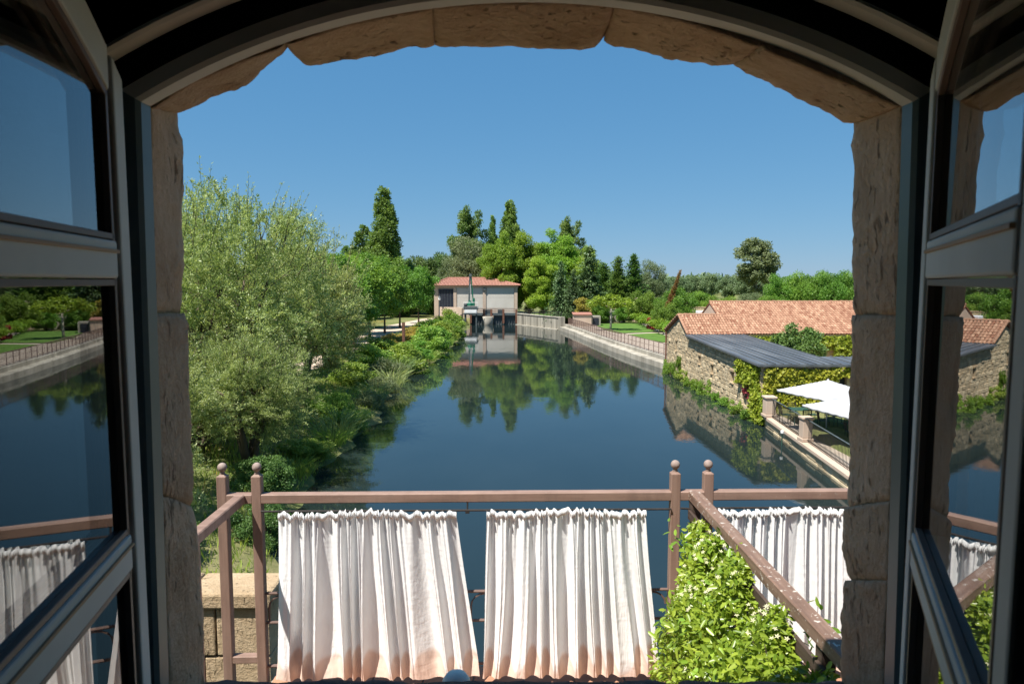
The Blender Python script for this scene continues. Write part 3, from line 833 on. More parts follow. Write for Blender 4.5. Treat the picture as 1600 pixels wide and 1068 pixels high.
# opening line of the timber frame (frame side of the stones): left jamb up, arch over, right jamb down
XL0, XL1, XR0, XR1, ZB = -.637, -.621, .692, .670, 6.50
Z_SP = 7.70
def arch_line(n=40):
    c = Vector(((XL1 + XR1) / 2, 0)); hw = (XR1 - XL1) / 2; rise = .172
    R = (hw * hw + rise * rise) / (2 * rise); zc = Z_SP + rise - R
    a = math.asin(hw / R)
    return [(c.x + R * math.sin(t), zc + R * math.cos(t)) for t in np.linspace(-a, a, n)]
ARCH = arch_line()
LINE = [(XL0, ZB), ((XL0 + XL1) / 2, (ZB + Z_SP) / 2)] + ARCH + [((XR0 + XR1) / 2, (ZB + Z_SP) / 2), (XR0, ZB)]
def offset_line(d):
    out = []
    n = len(LINE)
    for i, (x, z) in enumerate(LINE):
        a = Vector(LINE[max(i - 1, 0)]); b = Vector(LINE[min(i + 1, n - 1)]); p = Vector((x, z))
        e1 = (p - a).normalized() if i else (b - p).normalized(); e2 = (b - p).normalized() if i < n - 1 else e1
        n1 = Vector((-e1.y, e1.x)); n2 = Vector((-e2.y, e2.x)); nn = (n1 + n2).normalized()
        k = d / max(.4, nn.dot(n1))
        out.append((x + nn.x * k, z + nn.y * k))
    return out
def sweep(name, prof, mat, parent, i0=0, i1=None):
    """prof: closed list of (offset from the opening line, y)"""
    lines = [[(x, y, z) for x, z in offset_line(d)][i0:i1] for d, y in prof]
    n = len(lines[0]); k = len(prof)
    mb = MB()
    fs = [(i * k + j, (i + 1) * k + j, (i + 1) * k + (j + 1) % k, i * k + (j + 1) % k) for i in range(n - 1) for j in range(k)]
    mb.add([lines[j][i] for i in range(n) for j in range(k)], fs + [tuple(range(k)), tuple((n - 1) * k + j for j in range(k - 1, -1, -1))])
    return adopt(mb.build(name, mat, parent), parent)
frame = thing('window_frame', 'grey green painted arched timber frame set inside the stone surround', 'window frame', (WC.x, 1.18, 6.5))
A0, A1 = 2, len(LINE) - 2
sweep('head_moulding', [(-.003, 1.168), (.003, 1.160), (.026, 1.160), (.027, 1.198), (-.003, 1.198)], 'frame_paint', frame, A0, A1)
for a, b in ((0, A0 + 1), (A1 - 1, len(LINE))):
    sweep('jamb_moulding', [(-.003, 1.168), (.003, 1.160), (.026, 1.160), (.027, 1.198), (-.003, 1.198)], 'frame_sky_tint', frame, a, b)
sweep('rebate', [(.027, 1.17), (.066, 1.17), (.066, 1.198), (.027, 1.198)], 'gasket', frame)
sweep('inner_bead', [(.052, 1.100), (.055, 1.092), (.060, 1.092), (.063, 1.100), (.064, 1.128), (.052, 1.128)], 'frame_paint', frame, A0, A1)

def wall_ring(name, d, y0, y1, x0, x1, z0, z1, mat, label):
    """a wall with the arched opening cut through it"""
    loop = offset_line(d) + []
    loop = loop + [(loop[-1][0], ZB - .02), (loop[0][0], ZB - .02)]
    c = Vector((WC.x, 7.2))
    outer = []
    for x, z in loop:
        dx, dz = x - c.x, z - c.y
        s = min(((x1 if dx > 0 else x0) - c.x) / dx if abs(dx) > 1e-6 else 1e9, ((z1 if dz > 0 else z0) - c.y) / dz if abs(dz) > 1e-6 else 1e9)
        outer.append((c.x + dx * s, c.y + dz * s))
    n = len(loop)
    vs = [(x, y, z) for y in (y0, y1) for ring in (loop, outer) for x, z in ring]
    fs = []
    for i in range(n):
        j = (i + 1) % n
        fs += [(i, j, n + j, n + i), (2 * n + i, 3 * n + i, 3 * n + j, 2 * n + j), (i, 2 * n + i, 2 * n + j, j), (n + i, n + j, 3 * n + j, 3 * n + i)]
    mb = MB(); mb.add(vs, fs)
    # corner fillers so the wall reaches its full rectangle
    for cx in (x0, x1):
        for cz in (z0, z1):
            k = min(range(n), key=lambda i: (outer[i][0] - cx) ** 2 + (outer[i][1] - cz) ** 2)
            for q in (k - 1, k, (k + 1) % n):
                a, b = outer[q], outer[(q + 1) % n]
                if abs(a[0] - b[0]) > 1e-4 and abs(a[1] - b[1]) > 1e-4:
                    mb.poly([(a[0], y0, a[1]), (b[0], y0, b[1]), (cx, y0, cz)], (0, y1 - y0, 0))
    return tag(mb.build(name, mat), label, kind='structure')
EAVE_Z = 8.29
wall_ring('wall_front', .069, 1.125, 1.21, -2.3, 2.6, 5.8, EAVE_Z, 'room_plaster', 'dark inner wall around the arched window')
wall_ring('wall_facade', .105, 1.215, 1.40, -5.0, 6.0, 0.0, EAVE_Z, 'facade_plaster', 'outer house wall facing the pond')
def slab(name, a, b, mat, label):
    m = MB(); m.box(a, b); return tag(m.build(name, mat), label, kind='structure')
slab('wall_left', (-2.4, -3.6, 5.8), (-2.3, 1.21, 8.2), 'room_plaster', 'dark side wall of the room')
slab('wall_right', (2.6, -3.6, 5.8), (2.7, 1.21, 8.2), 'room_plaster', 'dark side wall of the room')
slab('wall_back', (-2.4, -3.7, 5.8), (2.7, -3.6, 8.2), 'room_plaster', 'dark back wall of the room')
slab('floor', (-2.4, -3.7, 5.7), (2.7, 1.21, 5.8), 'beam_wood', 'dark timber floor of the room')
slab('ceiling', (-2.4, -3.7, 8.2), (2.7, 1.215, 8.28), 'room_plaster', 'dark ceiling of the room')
m = MB(); m.poly([(-5.2, 1.46, EAVE_Z - .02), (-5.2, 1.46, EAVE_Z + .12), (-5.2, -4, EAVE_Z + 1.3), (-5.2, -9.7, EAVE_Z + .1), (-5.2, -9.7, EAVE_Z - .02), (-5.2, -4, EAVE_Z + 1.1)], (11.4, 0, 0))
tag(m.build('roof', 'tile_red'), 'roof over the house the window belongs to', kind='structure')
for k, x in enumerate((-1.55, -.62, .42, 1.5)):
    m = MB(); m.bar((x, -3.58, 8.1), (x, 1.12, 8.1), .16, .2)
    tag(m.build('ceiling_beam', 'beam_wood'), ['dark timber ceiling beam nearest the left wall', 'dark timber ceiling beam left of the window middle', 'dark timber ceiling beam right of the window middle', 'dark timber ceiling beam nearest the right wall'][k], 'beam', 'ceiling beams')

# casements: hinge at local origin, the leaf runs along local +x, z is world height
def casement(name, label, hinge, direction, width, hand):
    rz = math.atan2(direction[1], direction[0])
    t = thing(name, label, 'casement', (hinge[0], hinge[1], 6.53), rz)
    z0, TH = 0.0, .046
    def top(s):     # height of the arch over the leaf at distance s from its hinge
        xs = (XL1 + s) if hand > 0 else (XR1 - s)
        return np.interp(xs, [p[0] for p in ARCH], [p[1] for p in ARCH]) - 6.53 + .012
    st = .060
    def member(nm, mat, poly, y0=-TH / 2, y1=TH / 2, parent=t):
        m = MB(); m.poly([(x, y0, z) for x, z in poly], (0, y1 - y0, 0))
        me = m.mesh(nm, mat)
        o = obj(nm, me, mat, parent)
        b = o.modifiers.new('bevel', 'BEVEL'); b.width = .004; b.segments = 2; b.limit_method = 'ANGLE'
        return o
    sw = .044
    a_ = member('stile', 'frame_paint', [(0, z0), (sw, z0), (sw, top(sw)), (0, top(0))])
    b_ = member('stile', 'frame_paint', [(width - sw, z0), (width, z0), (width, top(width)), (width - sw, top(width - sw))])
    member('inner_edge', 'bead_wood', [(sw, z0), (st - .001, z0), (st - .001, top(st) - .02), (sw, top(sw) - .02)], -.016, .016, a_)
    member('inner_edge', 'bead_wood', [(width - st + .001, z0), (width - sw, z0), (width - sw, top(width) - .03), (width - st + .001, top(width - st) - .03)], -.016, .016, b_)
    ss = np.linspace(st, width - st, 9)
    member('top_rail', 'frame_paint', [(s, top(s) - .066) for s in ss] + [(s, top(s) - .0005) for s in ss[::-1]])
    member('bottom_rail', 'frame_paint', [(st, z0), (width - st, z0), (width - st, .075), (st, .075)])
    bars = (6.955 - 6.53, 7.405 - 6.53)
    for zb in bars:
        b = member('glazing_bar', 'frame_paint', [(st, zb), (width - st, zb), (width - st, zb + .056), (st, zb + .056)])
        for sgn in (-1, 1):
            m = MB(); m.bar((st + .002, sgn * (TH / 2 + .001), zb + .040), (width - st - .002, sgn * (TH / 2 + .001), zb + .040), .005, .005)
            m.build('bead_line', 'bead_ochre', b)
    spans = [(.075, bars[0]), (bars[0] + .056, bars[1]), (bars[1] + .056, None)]
    for lo, hi in spans:
        if hi is None:
            shape = [(st, lo), (width - st, lo)] + [(s, top(s) - .066) for s in ss[::-1]]
        else:
            shape = [(st, lo), (width - st, lo), (width - st, hi), (st, hi)]
        for y in (-.008, .008):
            m = MB(); m.poly([(x, y - .002, z) for x, z in shape], (0, .004, 0))
            m.build('pane', 'pane_glass', t)
        # brown beads round the glass, both faces
        for sgn in (-1, 1):
            m = MB()
            n = len(shape)
            for i in range(n):
                a, b = Vector(shape[i]), Vector(shape[(i + 1) % n])
                e = (b - a).normalized(); nn = Vector((-e.y, e.x)) * .006
                m.bar((a.x + nn.x, sgn * .0150, a.y + nn.y), (b.x + nn.x, sgn * .0150, b.y + nn.y), .009, .010, (0, 1, 0))
            m.build('glazing_bead', 'bead_wood', t)
    for zh in (.12, .62, 1.08):
        m = MB(); m.tube([(.004, -hand * .027, zh), (.004, -hand * .027, zh + .07)], .005, 8)
        m.build('hinge', 'gasket', t)
    return t
casement('casement', 'left window casement swung into the room, its panes mirroring the garden', (-.626, 1.085), (math.sin(math.radians(12.35)), -math.cos(math.radians(12.35))), .64, 1)
casement('casement', 'right window casement swung into the room, its panes mirroring the stone wall', (.672, 1.085), (-math.sin(math.radians(24.7)), -math.cos(math.radians(24.7))), .66, -1)

# lamp head peeping over the sill from the outer wall
t = thing('wall_lamp', 'round pale grey lamp head just outside the window sill', 'lamp', (-.137, 1.40, 6.278))
m = MB(); m.tube([(0, 0, .02), (0, .10, .03), (0, .17, .10)], .012, 8); m.build('arm', 'lamp_grey', t)
m = MB(); m.lathe((0, .20, .04), [(.002, .0), (.034, .004), (.037, .03), (.037, .085), (.034, .108), (.024, .122), (.003, .127)], 20)
h = m.build('lamp_head', 'lamp_cap', t, True)
m = MB(); m.lathe((0, .20, .075), [(.0375, 0), (.039, .002), (.039, .010), (.0375, .012)], 20); m.build('rim', 'pole_metal', h)

# ------------------------------------------------------------------ balcony in front of the house
YAW = math.radians(1.3)
BO = Vector((0, 3.94, 5.04))
def bal(lx, ly, lz=0):
    return BO + Matrix.Rotation(YAW, 3, 'Z') @ Vector((lx, ly, lz))
def bthing(name, label, cat, lx=0, ly=0, lz=0, group=None):
    return thing(name, label, cat, bal(lx, ly, lz), YAW, group)
m = MB(); m.box((-1.44, 1.402, 4.74), (5.2, 4.05, 5.02)); tag(m.build('terrace_slab', 'concrete'), 'slab of the balcony over the pond', kind='structure')
ft = thing('balcony_floor', 'terracotta tiled balcony floor at the foot of the white curtains', 'floor', (1.85, 2.7, 5.02))
tile_me = None
for i in range(22):
    for j in range(9):
        if tile_me is None:
            q = MB(); q.box((-.145, -.140, 0), (.145, .140, .02), .004); tile_me = q.mesh('floor_tile', 'terracotta_floor')
        o = obj('floor_tile', tile_me, None, ft); o.location = (-3.13 + i * .3, -1.13 + j * .29, 0)

PX = (-1.69, -1.49, .967, 1.163)
RAIL_Z = 1.10
rl = bthing('balcony_railing', 'brown painted balcony railing with ball finials over the pond', 'railing', 0, 0)
def post(lx, ly, h=1.255, w=.056, ball=True, parent=rl):
    m = MB(); m.box((lx - w / 2, ly - w / 2, -.55 if lx < -1.45 else 0), (lx + w / 2, ly + w / 2, h - .02), .005)
    m.add([(lx - w / 2 + .005, ly - w / 2 + .005, h - .021), (lx + w / 2 - .005, ly - w / 2 + .005, h - .021), (lx + w / 2 - .005, ly + w / 2 - .005, h - .021), (lx - w / 2 + .005, ly + w / 2 - .005, h - .021), (lx, ly, h + .002)],
          [(0, 1, 4), (1, 2, 4), (2, 3, 4), (3, 0, 4)])
    p = m.build('post', 'post_paint', parent)
    if ball:
        m = MB(); R = .027
        m.lathe((lx, ly, h - .012), [(.013, 0), (.016, .006), (.012, .014)] + [(R * math.sin(a), .012 + R - R * math.cos(a) + .002) for a in np.linspace(.5, math.pi - .02, 12)], 18)
        m.build('finial', 'finial_stone', p, True)
    return p
for x in PX: post(x, 0)
def rail(p, q, w=.056, h=.056, nm='top_rail', mat='rail_paint', parent=rl):
    m = MB(); m.bar(p, q, w, h); return m.build(nm, mat, parent)
rail((-1.662, 0, RAIL_Z), (-1.518, 0, RAIL_Z)); rail((-1.462, 0, RAIL_Z), (.939, 0, RAIL_Z)); rail((.995, 0, RAIL_Z), (1.135, 0, RAIL_Z)); rail((1.191, 0, RAIL_Z), (4.4, 0, RAIL_Z))
rail((-1.585, -.03, RAIL_Z), (-1.585, -2.4, RAIL_Z), .06, .056, 'side_rail', 'rail_paint')
post(-1.615, -.56, RAIL_Z - .03, .04, False); post(-1.615, -1.7, RAIL_Z - .03, .04, False)
rail((-1.662, 0, .12), (-1.518, 0, .12), .05, .045, 'lower_rail')
# curtain rods and their hangers
for a, b in ((-1.462, .939), (.995, 1.06), (1.19, 4.3)):
    m = MB(); m.tube([(a, -.035, 1.030), (b, -.035, 1.026)], .0065, 8); m.build('curtain_rod', 'iron', rl)
for x in (-.262, 1.052, 2.7):
    m = MB(); m.tube([(x, -.02, 1.072), (x, -.035, 1.018)], .006, 6); m.box((x - .012, -.045, 1.012), (x + .012, -.024, 1.024)); m.build('rod_bracket', 'iron', rl)
# low iron panel behind the curtains
m = MB()
for z in (.07, .34, .52): m.tube([(-1.46, .0, z), (.939, .0, z)], .009, 6)
m.build('iron_bar', 'fence_iron', rl)
for k in range(12):
    x = -1.36 + k * .2
    q = MB(); q.tube([(x + .085 * math.cos(a), .004, .43 + .075 * math.sin(a)) for a in np.linspace(0, math.pi, 9)] , .006, 5)
    q.tube([(x - .085, .004, .43), (x - .085, .004, .345)], .006, 5); q.build('iron_arch', 'fence_iron', rl)

# curtains
def curtain(label, xt0, xt1, xb0, xb1, ytop, ybot, ztop, zbot, folds, seed, hem_tint=True):
    r = np.random.default_rng(seed)
    nu, nv = 420, 90
    base = Vector(((xb0 + xb1) / 2, ybot, 0))
    t = bthing('curtain', label, 'curtain', base.x, base.y, 0, 'white curtains hung along the balcony railing')
    u = np.linspace(0, 1, nu)[:, None]; v = np.linspace(0, 1, nv)[None, :]
    # unevenly spaced folds that merge and drift as they fall
    ks = r.normal(size=(6, 2))
    warp = u.copy()
    for k in range(1, 7): warp = warp + .016 * ks[k - 1, 0] * np.sin(2 * np.pi * k * u + ks[k - 1, 1]) * (1 if k < 4 else .5)
    drift = sum(.010 * r.normal() * np.sin(2 * np.pi * (k * u + .35 * v * r.normal() + r.random())) for k in range(1, 6)) * v
    ph = 2 * np.pi * folds * (warp + drift)
    amp_u = .95 + .30 * np.sin(2 * np.pi * 2.3 * u + r.random() * 6) * np.sin(2 * np.pi * 3.7 * u + 1)
    A = (.010 + .043 * np.clip(v / .55, 0, 1) ** .8) * amp_u
    s = np.sin(ph)
    fold = np.tanh(1.6 * s) * .8 + .22 * np.sin(2 * ph + 1.1 + .8 * v)
    gather = .0075 * np.exp(-v / .16) * np.sin(2 * np.pi * folds * 4.2 * warp + 2 * np.sin(9 * u)) + .006 * np.exp(-v / .4) * np.sin(2 * np.pi * folds * 2.1 * warp + .6)
    pin = np.clip((1 - v) / .10, 0, 1) * .55 + .45
    Y = ytop + (ybot - ytop) * v ** 1.4 - fold * A * pin + gather
    X = (xt0 + (xb0 - xt0) * v ** 1.15) * (1 - u) + (xt1 + (xb1 - xt1) * v ** 1.15) * u + .012 * np.cos(ph) * v * pin
    scal = .012 * np.abs(np.sin(np.pi * folds * 1.1 * u + .4)) - .008 * np.sin(2 * np.pi * 1.5 * u)
    Z = ztop + (zbot - ztop) * v + scal * np.exp(-v / .1) + .006 * np.sin(ph * 2.1) * np.exp(-v / .04)
    # crinkles across the folds
    cr = np.array([[noise.noise(Vector((x * 9, y * 34, seed))) for y in v[0]] for x in np.linspace(0, 12, nu)])
    Y = Y + .0018 * cr * np.clip(v * 3, 0, 1)
    hb = .885 + .05 * np.tanh(1.5 * np.sin(ph + .6)) + .03 * np.sin(2 * np.pi * 3.1 * u + seed)  # upper edge of the peach hem band, waving with the folds
    D = np.clip((v - hb) / .03, 0, 1) * (.72 + 1.1 * np.clip(v - hb, 0, .25)) if hem_tint else np.zeros_like(X)
    P = np.stack([X - base.x, Y - base.y, Z + 0 * X], -1)
    c = obj('cloth', grid_mesh('cloth', P, 'curtain_cloth', True, {'hem_tint': D + 0 * X}), None, t)
    # gathered heading tape along the top
    uu = np.linspace(0, 1, 600)
    hp = []
    for w_ in np.linspace(0, 1, 7):
        yy = np.interp(uu, u[:, 0], Y[:, 0]) - .010 * math.sin(math.pi * w_) * (1 + .8 * np.sin(uu * 900)) - .002
        zz = np.interp(uu, u[:, 0], Z[:, 0]) + .012 - .042 * w_
        hp.append(np.stack([np.interp(uu, u[:, 0], X[:, 0]) - base.x, yy - base.y, zz], -1))
    obj('heading', grid_mesh('heading', np.stack(hp, 1), 'curtain_cloth', True, {'hem_tint': np.zeros((600, 7))}), None, t)
    nr = max(8, int((xt1 - xt0) / .075))
    ring = None
    for k in range(nr + 1):
        x = xt0 + (xt1 - xt0) * k / nr - base.x
        if ring is None:
            q = MB(); q.tube([(0, math.sin(a) * .010, math.cos(a) * .012) for a in np.linspace(0, 2 * math.pi, 13)], .0017, 5, False); ring = q.mesh('ring', 'iron', True)
        o = obj('ring', ring, None, t); o.location = (x, -.035 - base.y, 1.021)
    return t
def lx_at(px, py, d=0.0):     # balcony-local x of a picture column on the curtain plane
    p = on_y(px, py, 3.94 + d); return (p.x - BO.x) * math.cos(YAW)
ct = [(lx_at(437, 803, -.05), lx_at(713, 803, -.05)), (lx_at(760, 803, -.05), lx_at(1008, 803, -.03))]
cb = [(lx_at(431, 1050, -.12), lx_at(748, 1050, -.12)), (lx_at(752, 1050, -.12), lx_at(1028, 1050, -.12))]
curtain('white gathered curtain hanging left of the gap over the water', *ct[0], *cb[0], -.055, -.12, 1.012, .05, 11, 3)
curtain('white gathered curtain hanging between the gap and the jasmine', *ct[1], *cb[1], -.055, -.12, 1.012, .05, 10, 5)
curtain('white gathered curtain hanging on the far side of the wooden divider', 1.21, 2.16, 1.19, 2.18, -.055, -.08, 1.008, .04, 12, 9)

# slatted divider carrying the jasmine
dv = bthing('slatted_divider', 'weathered brown slatted wooden divider running from house to railing', 'divider', 1.075, -1.2)
dv_off = Vector((1.075, -1.2, 0))
m = MB(dv_off); m.bar((1.075, -.032, RAIL_Z + .006), (1.075, -2.5, RAIL_Z + .006), .066, .06); m.build('handrail', 'weathered_rail', dv)
for y in (-.06, -.85, -1.65, -2.42):
    m = MB(dv_off); m.box((1.05, y - .025, 0), (1.10, y + .025, RAIL_Z - .026)); m.build('post', 'louvre_dark', dv)
for k in range(13):
    z = .06 + k * .078
    m = MB(dv_off); m.bar((1.045, -.04, z), (1.045, -2.45, z), .016, .055); m.build('slat', 'louvre_dark', dv)

# jasmine over the divider
js = bthing('jasmine_bush', 'bright green jasmine with small white flowers spilling over the wooden divider', 'bush', .86, -1.0)
def jasmine():
    # a mound leaning on the divider: height envelope along the divider, depth away from it
    def surf(n, shell):
        y = -.22 - 2.0 * rng.random(n)
        s = (-y - .22) / 2.0
        h = 1.05 + .04 * np.sin(y * 5.0) + .02 * np.sin(y * 17)
        dpt = .17 + .24 * np.clip(s / .4, 0, 1) + .05 * np.sin(y * 7 + 1)
        a = rng.random(n) ** .85 * math.pi / 2
        q = shell + (1 - shell) * rng.random(n)
        lump = 1 + .16 * np.array([noise.noise(Vector((yy * 4.5, aa * 2.2, 3))) for yy, aa in zip(y, a)])
        x = 1.05 - np.cos(a) * dpt * q * lump
        z = np.sin(a) ** .8 * h * (q * .35 + .65) * lump
        z = np.where(a < .25, rng.random(n) * .6 * h, z)
        z = np.minimum(z, 1.05 + .05 * rng.random(n) - .10 * np.clip((s - .55) / .45, 0, 1))
        nr = np.stack([-np.cos(a), np.full(n, -.35), np.sin(a) + .1], 1)
        return np.stack([x - .86, y + 1.0, np.maximum(z, .03)], 1), unit(nr)
    return surf
js_surf = jasmine()
n = 19000
P, Nn = js_surf(n, .60)
Nrm = unit(Nn + rand_dirs(n) * .75)
A = rand_dirs(n) + Nn * .35 + np.array([0, -.15, -.25])
T = np.clip(.42 + .26 * rng.normal(size=n) + .35 * np.array([noise.noise(Vector(p) * 5) for p in P]), 0, 1)
L = .036 * (.6 + .7 * rng.random(n))
fo = obj('foliage', leaf_mesh('foliage', P, A, Nrm, L, L * .46, T, 'leaf_jasmine', 'fold'), None, js); fo['kind'] = 'stuff'
# the nearest leaves, one by one
one = leaf_mesh('leaf', np.zeros((1, 3)), np.array([[1., 0, 0]]), np.array([[0, 0, 1.]]), .046, .021, .72, 'leaf_jasmine', 'fold')
two = leaf_mesh('leaf', np.zeros((1, 3)), np.array([[1., 0, 0]]), np.array([[0, 0, 1.]]), .042, .018, .5, 'leaf_jasmine', 'fold')
P, Nn = js_surf(300, .97)
for k in range(300):
    d = Vector(unit(rand_dirs(1)[0] + Nn[k] * .45 + np.array([0, -.2, -.1])))
    nv = Vector(unit(Nn[k] + rand_dirs(1)[0] * .45))
    sd = nv.cross(d).normalized(); nv = d.cross(sd)
    o = obj('leaf', one if k % 3 else two, None, js)
    o.matrix_local = Matrix.Translation(Vector(P[k]) + Vector(Nn[k]) * .012) @ Matrix((d, sd, nv)).transposed().to_4x4()
# star flowers: five slim petals each
n = 340
P, Nn = js_surf(n, .96)
cl = np.array([noise.noise(Vector(p) * 4 + Vector((9, 1, 4))) for p in P]); keep = cl > -.12
P, Nn = P[keep], unit(Nn[keep] + rand_dirs(keep.sum()) * .35); n = len(P)
X1 = unit(np.cross(Nn, rand_dirs(n))); Y1 = np.cross(Nn, X1)
PP = []; AA = []; NN = []
for k in range(5):
    a = 2 * math.pi * k / 5
    PP.append(P + Nn * .016); AA.append(X1 * math.cos(a) + Y1 * math.sin(a) + Nn * .15); NN.append(Nn)
fl = obj('flowers', leaf_mesh('flowers', np.concatenate(PP), np.concatenate(AA), np.concatenate(NN), .0125, .0048, .5, 'flower_white'), None, js); fl['kind'] = 'stuff'
m = MB()
for k in range(26):
    a = Vector(js_surf(1, .9)[0][0]); b0 = Vector((random.uniform(.1, .17), a.y + random.uniform(-.2, .2), 0))
    m.tube([b0, b0.lerp(a, .5) + Vector((.06, 0, .12)), a], [.008, .006, .002], 5, False)
m.build('stems', 'bark', js)
# shoots poking over the handrail
P = []
for c in ((.27, -.62, 1.02), (.30, -.30, .98), (.16, .35, 1.0), (.36, .05, .72), (.33, -.55, .78), (.02, .5, 1.02)):
    P.append(np.array(c) + rng.normal(0, .045, (26, 3)))
P = np.concatenate(P); n = len(P)
sh = obj('shoots', leaf_mesh('shoots', P, rand_dirs(n) + np.array([0, 0, .4]), rand_dirs(n) + np.array([0, 0, 1]), .048, .021, np.clip(rng.normal(.5, .2, n), 0, 1), 'leaf_jasmine', 'fold'), None, js); sh['kind'] = 'stuff'

# masonry pier left of the balcony
PO = (-2.6, 4.85, 0)
pr = thing('stone_pier', 'pale ashlar stone parapet standing left behind the balcony posts', 'parapet', PO)
m = MB(PO); m.box((-4.4, 4.76, -.8), (-1.78, 4.99, 5.05)); m.build('core', 'mortar', pr)
zs = [5.06, 4.70, 4.33, 3.98, 3.6]
for r_ in range(4):
    x = -1.745
    while x > -4.3:
        w = random.uniform(.30, .52); x0 = max(x - w, -4.44)
        m = MB(PO); m.box((x0 + .005, 4.72 + random.uniform(-.008, .008), zs[r_ + 1] + .005), (x - .005, 5.03, zs[r_] - .005), .012); m.build('stone_block', 'ashlar_stone', pr)
        x -= w
x = -1.72
for w in (.62, .7, .66, .8):
    m = MB(PO); m.box((x - w + .004, 4.69, 5.065), (x - .004, 5.06, 5.19 + random.uniform(-.008, .004)), .02); m.build('coping_stone', 'ashlar_stone', pr); x -= w

# ------------------------------------------------------------------ right bank: stone house, wing, terrace
def rounded_stone(seed):
    r = random.Random(seed)
    bm = bmesh.new(); bmesh.ops.create_cube(bm, size=1)
    bmesh.ops.bevel(bm, geom=bm.edges[:], offset=.12, segments=1, affect='EDGES')
    for v in bm.verts: v.co += Vector((r.uniform(-.03, .03), r.uniform(-.06, .06), r.uniform(-.05, .05)))
    me = bpy.data.meshes.new('stone'); bm.to_mesh(me); bm.free(); me.materials.append(MATS['rubble_stone']); return me
STONES = [rounded_stone(k) for k in range(8)]

XW = 13.0
def roofline(y):       # top of the wall that rises from the water
    return float(np.interp(y, [35.25, 50.3, 50.31, 52.9, 57.2], [3.10, 3.45, 3.50, 4.66, 3.36]))
hs = thing('stone_house', 'rubble stone house with clay tile roof rising straight from the pond', 'house', (XW, 46, 0))
HO = (XW, 46, 0)
HOLES = [(54.0, 2.35, .28, .75), (47.2, 2.0, .42, .55), (44.2, 1.75, .42, .55), (40.1, 1.80, .55, .62)]   # y, z, width, height
def in_hole(y, z, w, h, pad=.03):
    return any(abs(y - hy) < (w + hw) / 2 + pad and abs(z - hz) < (h + hh) / 2 + pad for hy, hz, hw, hh in HOLES)
m = MB(HO)
ys = sorted({35.25, 57.2, 50.3, 52.9} | {hy + s * hw / 2 for hy, hz, hw, hh in HOLES for s in (-1, 1)})
for a, b in zip(ys, ys[1:]):
    hole = next((q for q in HOLES if q[0] - q[2] / 2 <= a + 1e-6 and b <= q[0] + q[2] / 2 + 1e-6), None)
    segs = [(-.8, None)] if hole is None else [(-.8, hole[1] - hole[3] / 2), (hole[1] + hole[3] / 2, None)]
    for lo, hi in segs:
        pts = [(XW + .05, a, lo), (XW + .05, b, lo), (XW + .05, b, roofline(b) if hi is None else hi), (XW + .05, a, roofline(a + 1e-4) if hi is None else hi)]
        m.poly(pts, (.45, 0, 0))
m.build('wall', 'pale_mortar', hs)
# rubble facing: the larger stones one by one
cand = []
z = .05
while z < 4.6:
    h = random.uniform(.17, .30); y = 35.3 + random.uniform(0, .2)
    while y < 57.1:
        w = random.uniform(.24, .62)
        yc, zc = y + w / 2, z + h / 2
        if zc + h / 2 < min(roofline(yc - w / 2), roofline(yc + w / 2)) - .02 and not in_hole(yc, zc, w, h) and yc + w / 2 < 57.2:
            cand.append((yc, zc, w, h))
        y += w + .025
    z += h + .02
cand.sort(key=lambda c: -(c[2] * c[3]) / c[0] ** 2)
rest = MB(HO)
for k, (yc, zc, w, h) in enumerate(cand):
    dx = random.uniform(-.015, .025)
    if random.random() < .10: continue       # patches where mortar covers the face
    if k < 300:
        o = obj('stone', STONES[k % 8], None, hs); o.location = (.06 + dx, yc - 46, zc); o.scale = (.12, w, h)
    else:
        c = .02
        x = XW + .02 + dx
        rest.add([(x + .06, yc - w / 2, zc - h / 2), (x + .06, yc + w / 2, zc - h / 2), (x + .06, yc + w / 2, zc + h / 2), (x + .06, yc - w / 2, zc + h / 2),
                  (x, yc - w / 2 + c, zc - h / 2 + c), (x + .01, yc + w / 2 - c, zc - h / 2 + c), (x, yc + w / 2 - c, zc + h / 2 - c), (x - .008, yc - w / 2 + c, zc + h / 2 - c)],
                 [(4, 5, 6, 7), (0, 1, 5, 4), (1, 2, 6, 5), (2, 3, 7, 6), (3, 0, 4, 7)])
rest.build('small_stones', 'rubble_stone', hs)['kind'] = 'stuff'
for hy, hz, hw, hh in HOLES:
    w_ = MB(HO); w_.box((XW + .38, hy - hw / 2, hz - hh / 2), (XW + .42, hy + hw / 2, hz + hh / 2)); wo = w_.build('window', 'dark_door', hs)
    w_ = MB(HO); w_.box((XW - .04, hy - hw / 2 - .08, hz - hh / 2 - .09), (XW + .3, hy + hw / 2 + .08, hz - hh / 2 - .004), .01); w_.build('sill', 'ashlar_stone', wo)
    w_ = MB(HO); w_.box((XW - .03, hy - hw / 2 - .12, hz + hh / 2 + .004), (XW + .3, hy + hw / 2 + .12, hz + hh / 2 + .16), .02); w_.build('lintel', 'ashlar_stone', wo)
# the remaining walls of the two gabled ranges and the wing
m = MB(HO); m.box((XW + .5, 57.0, .5), (XW + 5, 57.25, 3.3)); m.build('back_wall', 'pale_mortar', hs)
m = MB(HO); m.box((XW + .5, 50.3, .5), (34, 50.5, 3.42)); m.build('courtyard_wall', 'rubble_stone', hs)
m = MB(HO); m.poly([(16.1, 50.6, .5), (16.1, 60.4, .5), (16.1, 60.4, 3.6), (16.1, 55.6, 5.62), (16.1, 50.6, 3.6)], (.25, 0, 0)); m.build('gable_wall', 'pink_render', hs)
